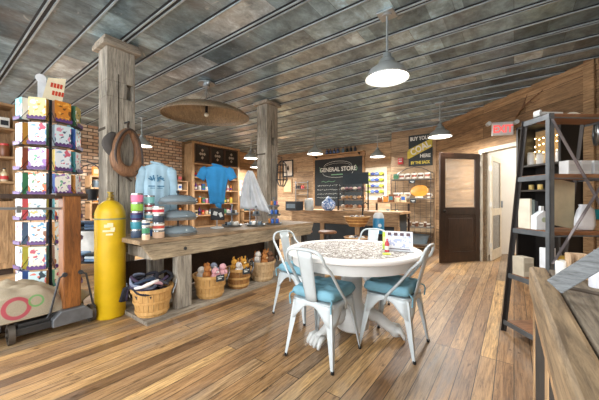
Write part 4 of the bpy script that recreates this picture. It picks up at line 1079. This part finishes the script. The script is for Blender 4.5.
# craft table with items right of the jug
x, y = P(389, 6.75)
r = thing('goods_table', 'dark wooden goods table between the bar and the mug rack', 'table', (x, y, 0))
for z in (.42, .8): MB().bx(-.42, .42, -.25, .25, z-.03, z).build('shelf', M_DARKX, r)
for a in (-.39, .39):
    for b in (-.22, .22): MB().bx(a-.02, a+.02, b-.02, b+.02, 0, 1.15 if b > 0 else .77).build('leg', M_DARK, r)
MB().bx(-.42, .42, .1, .25, 1.12, 1.15).build('upper_shelf', M_TAN, r)
stock('top of dark goods table', (x-.38, y-.08, .801), (1, 0), .76, 7, .24, 0, 131, 'goods on the dark goods table', ['cbb894', '22262b', 'c33b3b', 'e8e4da', '7b4a2c'], .05)
stock('low shelf of dark goods table', (x-.36, y-.08, .421), (1, 0), .72, 6, .26, 0, 132, 'goods on the dark goods table', ['cbb894', '22262b', '7b4a2c', '6c7f8c'], .055)
stock('pale upper shelf of goods table', (x-.36, y+.17, 1.151), (1, 0), .72, 5, .22, 0, 133, 'goods on the dark goods table', ['cbb894', '7b4a2c', 'd98a3a'], .06)

# ------------------------------------------------------------------ back wall
def onback(px): # X on wall Y=YB
    t = (px-299.5)/286; z = YB/(.8+.6*t); return z*(-.6+.8*t), z
xl, zl = onback(315.5); xr, zr = onback(363)
cx_ = (xl+xr)/2; cw = xr-xl; zt, zb_ = 2.68, .98
r = thing('chalkboard', 'large chalkboard menu headed general store behind the bar', 'chalkboard', (cx_, YB-.03, 0))
MB().bx(-cw/2, cw/2, -.012, .02, zb_, zt).build('slate', plain('232b2f', .75), r)
MB().bx(-cw/2-.1, cw/2+.1, -.03, .02, zt, zt+.08).bx(-cw/2-.07, -cw/2, -.025, .02, zb_, zt).bx(cw/2, cw/2+.07, -.025, .02, zb_, zt).build('frame', M_TAN, r)
lettering('GENERAL STORE', .21, M_CHALK, r, (0, -.016, 2.28), sx=.92, bold=.004)
m = MB(); 
m.tube([(.55*math.cos(PI*i/20), -.015, 2.40+.17*math.sin(PI*i/20)) for i in range(21)], .006, 5)
m.tube([(.5*math.cos(PI*i/20), -.015, 2.39+.11*math.sin(PI*i/20)) for i in range(21)], .004, 5)
m.tube([(.6*math.cos(-PI*i/20), -.015, 2.17-.17*math.sin(PI*i/20)) for i in range(21)], .006, 5)
m.build('chalk_arches', M_CHALK, r)
m = MB(); rnd2 = random.Random(3)
for z in (1.72, 1.57, 1.42, 1.28):
    xx = -cw/2+.12
    while xx < .1:
        l = rnd2.uniform(.03, .09); m.tube([(xx+l*q/4, -.015, z+rnd2.uniform(-.025, .025)) for q in range(5)], .005, 4); xx += l+.025
m.build('chalk_scrawl', M_CHALK, r)
m = MB()
for sg in (-1, 1): m.tube([(sg*.72+.04*math.sin(q), -.015, 2.2+.05*q) for q in range(5)], .01, 5)
m.box((0, -.014, 2.1), (.5, .003, .03)); m.tube([(-.65+.08*q, -.015, 1.86+.02*math.sin(q*2)) for q in range(8)], .008, 4)
m.build('green_chalk_flourish', plain('7fae8a', .9), r)
# bottles on the rail above the chalkboard
rail = thing('bottle_shelf', 'narrow wooden shelf above the chalkboard', 'shelf', (cx_, YB-.12, 2.79))
MB().bx(-cw/2-.1, cw/2+.1, -.1, .11, 0, .03).build('board', M_TAN, rail)
for sg in (-1, 1): MB().prism([(-.09, 0), (.1, 0), (.1, -.09)], 'yz', sg*(cw/2-.1)-.015, sg*(cw/2-.1)+.015).build('bracket', M_BLACK, rail)
bc = ['2b3a5e', '2b3a5e', '24304e', '2b3a5e', '6c7f8c', '22262b', '2a2a30', '3a3f4a']
for k, c in enumerate(bc):
    xx = cx_-.38+k*.15+(.0 if k < 4 else .05)
    bottle('bottle', '%s bottle, %s from the left on the shelf above the chalkboard' % ({'2b3a5e': 'navy', '24304e': 'dark navy', '6c7f8c': 'grey'}.get(c, 'dark'), ORD[k]), 'bottle', (xx, YB-.12, 2.821), .05, .2 if k % 3 else .215, c, band='5a6f9a' if k < 4 else None, group='bottles above the chalkboard')
# framed picture, pale frame, wine rack
def wallpic(px0, px1, py0, py1, name, label, cat, fr, inner, extra=None):
    a, z0 = onback(px0); b, z1 = onback(px1); zc = (z0+z1)/2
    r = thing(name, label, cat, ((a+b)/2, YB-.015, (HH(py0, zc)+HH(py1, zc))/2)); w = (b-a); h = HH(py0, zc)-HH(py1, zc)
    f = .05
    MB().bx(-w/2, w/2, -.02, .012, h/2-f, h/2).bx(-w/2, w/2, -.02, .012, -h/2, -h/2+f).bx(-w/2, -w/2+f, -.02, .012, -h/2+f, h/2-f).bx(w/2-f, w/2, -.02, .012, -h/2+f, h/2-f).build('frame', fr, r)
    MB().bx(-w/2+f, w/2-f, -.004, .01, -h/2+f, h/2-f).build('picture', inner, r)
    return r, w, h
r, w, h = wallpic(283, 293.5, 160, 177, 'framed_picture', 'black framed picture of a dark figure on the back wall', 'picture', M_BLACK, plain('d8d2c6', .6))
MB().prism([(-.04, -.12), (-.06, -.02), (-.02, .08), (.02, .13), (.05, .05), (.07, -.03), (.03, -.12), (.01, -.03)], 'xz', -.007, -.004).build('dark_figure', plain('2d2926', .7), r)
wallpic(283, 292.5, 178.5, 193, 'wooden_panel_frame', 'pale wooden framed panel below the black framed picture', 'picture', M_TAN, plain('c9b48e', .6))
a, z0 = onback(297); b, z1 = onback(309)
r = thing('bottle_rack', 'dark metal wall rack holding red and black bottles', 'wall rack', ((a+b)/2, YB-.08, 1.2))
m = MB(); w = (b-a)/2
for q in (-w, w): m.box((q, 0, .3), (.04, .03, .85))
for z in (.0, .2, .42, .66): m.box((0, -.03, z), (2*w, .1, .02))
m.build('frame', M_STEEL, r)
for k in range(5):
    c, cn = [('c33b3b', 'red'), ('22262b', 'black')][0 if k > 2 else 1]
    bottle('bottle', '%s bottle, %s from the left in the metal wall rack' % (cn, ORD[k]), 'bottle', ((a+b)/2-w+.06+k*.085, YB-.11, 1.2+.431), .032, .17, c, group='bottles in the metal wall rack')
# display of green and blue balls of yarn
a, z0 = onback(366); b, z1 = onback(387)
r = thing('yarn_display', 'pale wall panel with wire pegs right of the chalkboard', 'wall display', ((a+b)/2, YB-.0125, 0))
w = (b-a)/2
MB().bx(-w, w, -.01, .012, 1.2, 2.25).build('panel', plain('d9cfba', .7), r)
m = MB()
for i in range(4): m.bx(-w+.08, w-.08, -.05, -.042, 1.42+i*.19, 1.426+i*.19)
for q in (-w+.08, w-.08): m.bx(q-.004, q+.004, -.05, -.042, 1.35, 2.08)
m.build('wire_grid', M_BLACK, r)
for i in range(4):
    for j in range(4):
        gcol, gn = [('a9c83a', 'lime green'), ('6f86c4', 'blue'), ('c9d84a', 'yellow green'), ('48589a', 'dark blue')][(i*2+j+(j > 1)) % 4]
        xx = (a+b)/2-w+.14+j*(2*w-.28)/3
        o = MB().sph((0, 0, 0), .062, (1.15, .8, .8), 12).tube([(0.065*math.cos(q/2), -.05, .03*math.sin(q/2)) for q in range(6)], .006, 5).build('yarn_ball', mat_fabric(gcol), None, (xx, YB-.13, 1.47+i*.19), .2*j, smooth='all')
        tag(o, '%s yarn ball, %s from left in %s row of wall display' % (gn, ORD[j], ['bottom', 'third', 'second', 'top'][i]), 'yarn ball', 'yarn balls on the wall display')

# ------------------------------------------------------------------ mug rack and coal sign
x0, y0 = P(400.5, 6.95); x1, y1 = P(437, 6.6)
rx_, ry_ = -2.03, 7.38
r = thing('wire_shelf_rack', 'dark wire rack with scrolled top against the plank wall', 'shelf rack', (rx_, ry_, 0))
w = .47
m = MB()
for q in (-w, w):
    for b in (-.17, .17): m.tube([(q, b, 0), (q, b, 1.85)], .009, 6)
for k in (-1, 0, 1): m.tube([(k*.3-.12, .17, 1.72), (k*.3-.08, .17, 1.84), (k*.3, .17, 1.90-.03*abs(k)), (k*.3+.08, .17, 1.84), (k*.3+.12, .17, 1.72)], .007, 6)
for k in range(7): m.tube([(-w+.06+k*.14, .17, .1), (-w+.06+k*.14, .17, 1.7)], .004, 5)
m.tube([(-w, .17, 1.85), (-.2, .17, 2.0), (0, .17, 2.04), (.2, .17, 2.0), (w, .17, 1.85)], .009, 6)
m.build('frame', M_IRON, r)
SH = (1.72, 1.25, .55, .14)
for z in SH: MB().bx(-w-.01, w+.01, -.18, .18, z-.025, z).build('shelf', plain('6e675e', .6), r)
for z, dx in ((1.634, .05), (1.164, .07)):
    p = thing('chalk_tag', 'small black chalk tag hanging under the %s mug shelf' % ('upper' if z > 1.5 else 'lower'), 'price tag', (rx_+dx-.0, ry_-.183, z))
    MB().bx(-.07, .07, -.006, 0, -.03, .06).build('board', M_SLATE, p)
    MB().box((0, -.008, .02), (.09, .002, .012)).box((.01, -.008, -.005), (.05, .002, .01)).build('chalk_marks', M_CHALK, p)
def mug(label, loc, s=1.0, col='e2dccf', band='9a5a44'):
    r = thing('mug', label, 'mug', loc, -.6, 'mugs on the wire rack')
    MB().lathe([(0, 0), (.034*s, 0), (.042*s, .01*s), (.044*s, .095*s), (.04*s, .095*s), (.037*s, .012*s), (0, .012*s)], n=18).build('cup', plain(col, .3), r, smooth=True)
    MB().tube([(.042*s, 0, .08*s), (.068*s, 0, .075*s), (.072*s, 0, .045*s), (.042*s, 0, .02*s)], .006*s, 6).build('handle', plain(col, .3), r, smooth=True)
    MB().lathe([(.0452*s, .03*s), (.0455*s, .065*s)], n=18, caps=False).build('painted_band', plain(band, .5), r)
for k in range(6):
    mug('cream mug, %s from the left on the top shelf of the wire rack' % ORD[k], (rx_-.38+k*.15, ry_-.06, 1.7205), 1.45, 'e2dccf' if k else '5f8a72', ['3f7d52', '9a5a44', '6c4a3a', '9a5a44', '6c4a3a', '9a5a44'][k])
for k in range(3):
    mug('cream mug, %s from the left on the second shelf of the wire rack' % ORD[k], (rx_-.38+k*.14, ry_-.06, 1.2505), 1.45, 'e6e0d4', '8a6a54')
mug('cream mug alone at the right end of the second shelf of the wire rack', (rx_+.41, ry_-.06, 1.2505), 1.2, 'e6e0d4', '8a6a54')
r = thing('wooden_dough_bowl', 'amber wooden trough bowl propped on the second rack shelf', 'bowl', (rx_+.19, ry_-.04, 1.262))
m = MB(); m.lathe([(.0, .0), (.14, .005), (.205, .03), (.21, .05), (.19, .045), (.13, .018), (0, .014)], n=28, sx=1.0, sy=.72); bmesh.ops.transform(m.b, matrix=Matrix.Translation((0, .02, .145)) @ Matrix.Rotation(math.radians(72), 4, 'X'), verts=m.b.verts)
m.build('bowl', plain('c98a34', .35, 0, .2), r, smooth='all')
for k in range(4): 
    o = MB().lathe([(0, 0), (.025, 0), (.03, .02), (.022, .035), (0, .04)], n=10).build('shell', plain('e4dccb', .5), None, (rx_+.13+k*.045, ry_-.13, 1.251), 0, smooth=True)
    tag(o, 'small pale shell, %s from the left before the amber bowl' % ORD[k], 'shell', 'shells before the amber bowl')
for k in range(10):
    s_ = .9+.25*(k % 3)
    zc = .5505
    if k % 2: mug('small brown and white mug, %s from left, third shelf of wire rack' % ORD[k], (rx_-.41+k*.09, ry_-.08+.05*(k % 3), zc), 1.0, 'd9d2c6', '5a3a2a')
    else: jar('lidded_pot', 'brown pot with white lid, %s from left, third shelf of wire rack' % ORD[k], 'pot', (rx_-.41+k*.09, ry_-.08+.04*(k % 3), zc), .036, .12, '6a4634', 'e2dccf', 'pots on the wire rack')
r = thing('enamel_tub', 'blue-grey enamel tub on the bottom of the wire rack', 'tub', (rx_+.08, ry_, .1405))
MB().lathe([(0, 0), (.2, 0), (.25, .2), (.265, .21), (.245, .21), (.195, .012), (0, .012)], n=32, sx=1.3, sy=.62).build('tub', plain('7f93a0', .35, .2), r, smooth=True)
for sg in (-1, 1): MB().tube([(sg*.31, -.05, .17), (sg*.36, -.04, .17), (sg*.36, .04, .17), (sg*.31, .05, .17)], .006, 6).build('handle', M_STEEL, r)

# coal sign on wall Y = 7.7
sxa, sxb = -2.20, -1.625
r = thing('coal_sign', 'black and yellow sign reading buy your coal here', 'sign', ((sxa+sxb)/2, 7.685, 2.47))
w = (sxb-sxa)/2; h = .40
MB().bx(-w, w, -.008, .012, -h, h).build('sign_board', plain('2a302f', .6), r)
MB().prism([(-w, -.20), (w, .06), (w, .28), (-w, .04)], 'xz', -.010, -.008).prism([(-w-.03, -.20), (-w+.03, -.17), (-w+.03, -.01), (-w-.03, .0)], 'xz', -.012, -.006).build('yellow_band', plain('d9c24a', .6), r)
ang = math.atan2(.26, 2*w)
mw = plain('e6e4da', .7); my = plain('dcc650', .7)
lettering('BUY YOUR', .13, mw, r, (0, -.012, .30), sx=.78, bold=.004)
lettering('COAL', .23, plain('f0ede0', .7), r, (0, -.013, .045), rot=(PI/2, -ang, 0), sx=.82, bold=.006)
lettering('HERE', .12, mw, r, (.12, -.012, -.15), sx=.9, bold=.004)
lettering('BY THE SACK', .10, my, r, (0, -.012, -.315), sx=.76, bold=.004)
# fire alarm
x = -2.5+.1
r = thing('fire_alarm', 'small red fire alarm box on the plank wall', 'fire alarm', (x, 7.67, 2.23))
MB().box((0, 0, 0), (.13, .06, .17)).build('box', plain('b92b2b', .4), r, bevel=.01)
MB().box((0, -.035, -.01), (.07, .01, .03)).box((0, -.035, .05), (.08, .01, .02)).build('white_handle', M_WHITE, r)
# exit sign
ex_, ey_ = dg(2.25, -.28)
r = thing('exit_sign', 'white exit sign with red letters above the hall doorway', 'exit sign', (ex_, ey_, 2.39), math.radians(20))
MB().box((0, 0, 0), (.31, .04, .20)).build('housing', plain('e8e4e0', .4), r, bevel=.008)
lettering('EXIT', .17, emit('e0605a', .7), r, (0, -.024, 0), sx=.82, bold=.006)
MB().box((0, .02, .115), (.42, .03, .02)).build('mount_bar', M_WHITE, r)
for sg in (-1, 1): MB().cyl((sg*.2, -.03, .11), (sg*.2, .05, .11), .035, n=16).build('lamp_head', M_WHITE, r)
MB().bar((0, .02, .1), (0.1, .3, .14), .03, .03).build('mount_arm', M_WHITE, r)
# antler-like dry branch on the corner wall above
x, y = dg(2.52, -.05)
r = tag(MB().tube([(-.25, 0, -.12), (-.1, -.02, 0), (.08, -.02, .08), (.22, 0, .16)], [.016, .014, .01, .005], 7).tube([(-.1, -.02, 0), (-.02, -.05, .1), (.0, -.04, .17)], [.011, .008, .004], 6).tube([(.02, -.02, .05), (.1, -.05, .0), (.2, -.03, .03)], [.01, .007, .004], 6).build('dry_branch', M_COLL, None, (x, y, 2.72), -PI/4, smooth=True), 'bare dry branch fixed high on the corner wall', 'branch')
# wall fan at right edge
x, y = P(600, 3.55)
r = thing('wall_clock', 'round dark clock at the right edge above the shelves', 'clock', (.85, y, HH(133, 3.55)), -PI/2)
MB().cyl((0, -.03, 0), (0, .02, 0), .14, n=28).build('face', plain('3a4448', .3), r)
MB().tube([(.145*math.cos(2*PI*i/28), -.03, .145*math.sin(2*PI*i/28)) for i in range(28)], .014, 8, True).build('rim', M_STEEL, r, smooth=True)
MB().bar((0, -.034, 0), (0, -.034, .09), .01, .003).bar((0, -.034, 0), (.06, -.034, .02), .01, .003).build('hands', M_WHITE, r)

# ------------------------------------------------------------------ black cabinet behind the ladder shelf
bxc, byc = dg(2.95, -.24)
r = thing('display_cabinet', 'black open display cabinet behind the ladder shelf, lit by string lights', 'cabinet', (bxc, byc, 0), -PI/4)
w = .33
MB().bx(-w, w, .16, .2, 0, 2.32).bx(-w, -w+.03, -.15, .16, 0, 2.32).bx(w-.03, w, -.15, .16, 0, 2.32).bx(-w, w, -.15, .2, 2.29, 2.32).build('carcass', plain('1d1a18', .5), r)
for z in (.10, 1.0, 1.35, 1.72): MB().bx(-w+.03, w-.03, -.13, .16, z-.025, z).build('shelf', plain('2a231d', .5), r)
MB().bx(-w+.04, w-.04, .152, .158, 1.74, 2.25).build('back_panel', plain('a98e68', .6), r)
sl = thing('string_lights', 'warm string lights looped inside the black cabinet', 'string lights', (bxc, byc, 0), -PI/4)
rn2 = random.Random(9); pts = [(-.26+.52*((i % 9)/8 if (i//9) % 2 == 0 else 1-(i % 9)/8), .12, 1.83+.1*(i//9)+.015*math.sin(i*2)) for i in range(36)]
MB().tube(pts, .003, 4).build('cord', plain('6a6258', .6), sl)
ML = emit('ffdf9e', 14); m = MB()
for p_ in pts: m.sph((p_[0], p_[1]-.01, p_[2]), .009, n=6)
m.build('bulbs', ML, sl)
for k in range(4):
    lx = -.22+k*.14; X = bxc+lx*math.cos(-PI/4); Y = byc+lx*math.sin(-PI/4)
    jar('canister', 'white canister, %s from the left inside the black cabinet' % ORD[k], 'canister', (X, Y, 1.721), .05, .2-.03*(k % 2), 'e3e0da', 'c9c4ba', 'canisters in the black cabinet')
    if k < 3: jar('candle', 'small amber candle, %s from left inside the black cabinet' % ORD[k], 'candle', (X, Y, 1.351), .035, .08, 'e6c878', None, 'candles in the black cabinet')

# ------------------------------------------------------------------ ladder shelf (angle iron, splayed front)
ux, uy = .77, .64; vx, vy = -.64, .77      # u along, v towards the room
M_LAD = plain('5f6468', .45, .3, .2)
LX, LY = .215, 2.87                         # near (vertical) post
r = thing('ladder_shelf', 'industrial ladder shelf of angle iron with reddish wooden shelves', 'shelf unit', (LX, LY, 0), math.atan2(uy, ux))
L = .52; ST = 1.86
def dep(z): return .235+.235*(1-z/ST)
for q in (0, L):
    MB().bx(*((0, .036) if q == 0 else (L-.036, L)), -.004, .004, 0, ST).bx(*((0, .006) if q == 0 else (L-.006, L)), -.004, .034, 0, ST).build('post', M_LAD, r)
    MB().bar((q, dep(0), 0), (q, dep(ST), ST), .03, .006).bar((q+.012*(1 if q == 0 else -1), dep(0)-.015, 0), (q+.012*(1 if q == 0 else -1), dep(ST)-.015, ST), .006, .03).build('splayed_post', plain('3d3a39', .5, .4), r)
LS = (.11, .55, .96, 1.40, ST)
for z in LS:
    d = dep(z)
    MB().bx(0.006, L-.006, .008, d-.03, z-.03, z).build('shelf', M_SHELF, r, bevel=.003)
    MB().bx(0, L, -.006, .003, z-.04, z-.03).bx(-.004, .003, 0, d, z-.045, z-.005).bx(L-.003, L+.004, 0, d, z-.045, z-.005).build('shelf_rail', M_LAD, r)
MB().bar((.01, -.01, ST-.05), (L, -.01, .96), .022, .006).bar((.01, -.017, .72), (L, -.017, 1.5), .022, .006).build('cross_brace', plain('777071', .5, .3), r)
def LP(u, v, z): return (LX+ux*u+vx*v, LY+uy*u+vy*v, z)
lrz = math.atan2(uy, ux)
o = MB().bx(-.02, .17, -.03, .03, 0, .012).bx(-.02, -.005, -.03, .03, 0, .045).bx(-.02, .17, -.03, -.02, 0, .03).build('white_tray', M_WHITE, None, LP(.01, .1, ST+.001), lrz); tag(o, 'white shallow tray on top of the ladder shelf, left end', 'tray')
o = MB().lathe([(0, 0), (.055, 0), (.06, .02), (.03, .035), (0, .036)], n=20, sy=.6).build('soap_dish', plain('e6e3d6', .4), None, LP(.29, .1, ST+.001), lrz, smooth=True); tag(o, 'cream oval dish on top of the ladder shelf', 'dish')
for k, (u, rad) in enumerate(((.29, .048), (.395, .045), (.485, .03))):
    carton('canister', 'white square canister, %s from the left on the second ladder shelf' % ORD[k], 'canister', LP(u, .13, 1.401), (rad*1.9, .08, .115), lrz, 'd4d6d6', 'c4c6c6', 'white canisters on the ladder shelf')
# third shelf: boards, house lantern, leaning board, bag
for k, (c, cn) in enumerate((('cfc8b6', 'beige'), ('7d8a86', 'grey-green'), ('3d4247', 'dark'))):
    o = MB().box((0, 0, .125-.005*k), (.02, .12, .25-.01*k)).build('cutting_board', plain(c, .5), None, LP(.02+k*.026, .245, .961), lrz, bevel=.004)
    tag(o, '%s upright book, %s from the left on the third ladder shelf' % (cn, ORD[k]), 'book', 'upright books on the third ladder shelf')
r = thing('house_lantern', 'white house-shaped lantern on the third ladder shelf', 'lantern', LP(.125-.05, .15, .961), lrz-.1)
MB().prism([(-.06, 0), (.06, 0), (.06, .11), (0, .155), (-.06, .11)], 'xz', -.03, .03).build('house', plain('dde3e6', .4), r, bevel=.003)
MB().bx(-.012, .012, -.012, .012, .14, .19).build('chimney', plain('dde3e6', .4), r)
MB().cyl((0, -.031, .08), (0, -.033, .08), .02, n=16).build('round_mark', plain('a9b89a', .5), r)
bottle('bottle', 'dark bottle beside the upright books on the third ladder shelf', 'bottle', LP(.1, .27, .961), .014, .14, '2b2f33', '1a1a1a')
o = MB().box((0, 0, .19), (.22, .012, .40), rx=math.radians(-10), ry=math.radians(12)).build('leaning_board', plain('cbbd9c', .6), None, LP(.30, .2, .985), lrz, bevel=.003); tag(o, 'tall beige board leaning on the third ladder shelf', 'board')
m = MB(); m.rings([[(.07*sc_*math.cos(2*PI*k/16)*(1+.1*math.sin(3*k)), .03*sc_*math.sin(2*PI*k/16), z) for k in range(16)] for z, sc_ in ((0, .85), (.04, 1.05), (.1, 1), (.16, .8), (.185, .55), (.2, .6))]); m.noise(.008, 14)
o = m.build('plastic_bag', plain('e0e3e8', .25), None, LP(.34, .05, .965), lrz-.1, smooth='all'); tag(o, 'white crumpled bag leaning in front of the beige board', 'bag')
r = thing('teal_bowl', 'teal bowl at the right edge of the ladder shelf', 'bowl', LP(.47, .11, 1.045))
m = MB(); bowl(m, (0, 0, 0), .07, .08); m.build('bowl', plain('1f7f86', .3), r, smooth=True)
o = MB().box((0, 0, .04), (.1, .12, .08)).build('wooden_block', M_TAN, None, LP(.46, .11, .961), lrz); tag(o, 'small wooden box under the teal bowl', 'box')
# fourth shelf goods
carton('flour_bag', 'blue and white paper bag on the fourth ladder shelf', 'paper bag', LP(.08, .1, .551), (.08, .06, .27), lrz, 'd9dde2', '3d7fb8')
carton('tea_box', 'yellow and red box on the fourth ladder shelf', 'box', LP(.24, .1, .551), (.13, .07, .2), lrz, 'd8b23a', 'b93a34')
r = basket('small round wooden basket on the fourth ladder shelf', LP(.40, .14, .551), .09, .2, M_BASKD, M_BASKD)
carton('paper_box', 'beige carton standing at the left of the fourth ladder shelf', 'box', LP(.05, .3, .551), (.09, .12, .16), lrz, 'bfb6a2', 'a89f8c')
# ------------------------------------------------------------------ right-hand counter
CX0, CX1, CY0, CY1, CZ = .055, .86, -1.6, 1.68, .9
r = thing('plank_counter', 'rough plank-topped counter with dark panels at the right edge', 'counter', ((CX0+CX1)/2+.0, (CY0+CY1)/2, 0), math.radians(1.0))
r.location.x = (CX0+CX1)/2 + .028
cx, cy = (CX0+CX1)/2, (CY0+CY1)/2
MB().bx(CX0-cx, CX0-cx+.062, CY0-cy, CY1-cy, CZ-.115, CZ).build('front_plank', wood('8a7355', 'a28a6a', 'b69d7a', 'y', 1.0, .7, .4, .4), r, bevel=.012)
for i in range(4):
    a = CX0-cx+.068+i*.18; MB().bx(a, a+.175, CY0-cy, CY1-cy-.0, CZ-.05, CZ-.006).build('top_plank', wood('75695a', '8f8270', 'a39683', 'y', 1.0, .8, .45, .4), r, bevel=.005)
m = MB(); fx = CX0-cx+.012
m.bx(fx, fx+.04, CY0-cy+.02, CY1-cy-.03, CZ-.19, CZ-.07); m.bx(fx, fx+.04, CY0-cy+.02, CY1-cy-.03, 0.0, .1)
m.bx(fx, CX1-cx, CY1-cy-.07, CY1-cy-.03, 0, CZ-.07)
for q in (1.61, 1.13, .64, .15, -.35): m.bx(fx, fx+.05, q-cy-.035, q-cy+.035, 0, CZ-.07)
m.build('frame', M_TANZ, r, bevel=.004)
MB().bx(fx+.004, fx+.03, CY0-cy+.02, CY1-cy-.05, .1, CZ-.19).build('dark_panels', plain('33302c', .7, .2, .3, 20), r)
# weathered plank propped over the counter
a = Vector((.165, 1.235, .90+.022)); b = Vector((.66, 1.75, 1.10))
a = Vector((*P(554, .91), CZ+.004)); 
pz = .82; b = Vector((*P(616, pz), HH(256, pz)))
d = (b-a); o = MB().bar((0, 0, 0), d, .012, .05).build('weathered_board', wood('6b7072', '85898b', '9b9fa0', 'x', 2.0, .8, .4, .5), None, a+Vector((0, 0, .02)), bevel=.003)
tag(o, 'pale grey weathered board propped diagonally on the right counter', 'board')
x, y = P(577, 1.12)
r = thing('small_crate', 'small wooden crate standing on the right counter under the board', 'crate', (x, y, CZ-.005), camrz(x, y)+.3)
MB().bx(-.028, .028, -.02, .02, 0, .006).bx(-.03, -.024, -.022, .022, 0, .095).bx(.024, .03, -.022, .022, 0, .095).bx(-.03, .03, .018, .022, 0, .095).bx(-.002, .002, -.02, .018, 0, .09).build('slats', plain('c4a888', .6), r)
x, y = P(561, 1.15); jar('white_cup', 'small white pot on the right counter left of the crate', 'pot', (x, y, CZ-.005), .018, .06, 'e6e6e2')
x, y = P(597, 1.0); bottle('bottle', 'white squeeze bottle at the right edge of the counter', 'bottle', (x, y, CZ-.005), .022, .13, 'dfe2ea', 'd0d4de')
x, y = P(570, 1.22); carton('small_box', 'cream box at the far end of the right counter', 'box', (x, y, CZ-.005), (.07, .04, .045), camrz(x, y), 'd9d4c4', 'c9c2ae')
p0 = Vector((*P(556, .98), CZ+.006)); p1 = Vector((*P(606, .86), CZ+.012))
o = MB().tube([(0, 0, 0), ((p1-p0)*.5+Vector((0, 0, .002))), p1-p0], .006, 8).build('iron_rod', plain('5a4f45', .5, .4), None, p0, smooth=True); tag(o, 'rusty iron rod lying on the right counter', 'rod')

# ------------------------------------------------------------------ light and camera
wd = bpy.data.worlds.new('World'); S.world = wd; wd.use_nodes = True
bg = wd.node_tree.nodes['Background']; bg.inputs[0].default_value = (.93, .96, 1.0, 1); bg.inputs[1].default_value = 3.3
# unseen light added to brighten the hall
d = bpy.data.lights.new('hall_fill_light', 'AREA'); d.size = .8; d.energy = 45; d.color = (1, .95, .88)
o = bpy.data.objects.new('hall_fill_light', d); COL.objects.link(o); hxx = dg(2.0, 1.5); o.location = (hxx[0], hxx[1], 2.95)

cam = bpy.data.cameras.new('camera'); co = bpy.data.objects.new('camera', cam); COL.objects.link(co)
cam.sensor_width = 36; cam.lens = 286/599*36; cam.clip_start = .02
co.location = (0, 0, CAMZ); co.rotation_euler = (PI/2, 0, math.atan2(.6, .8))
S.camera = co
S.view_settings.view_transform = 'Standard'; S.view_settings.look = 'None'; S.view_settings.gamma = 1
S.view_settings.exposure = .6; S.view_settings.use_curve_mapping = False
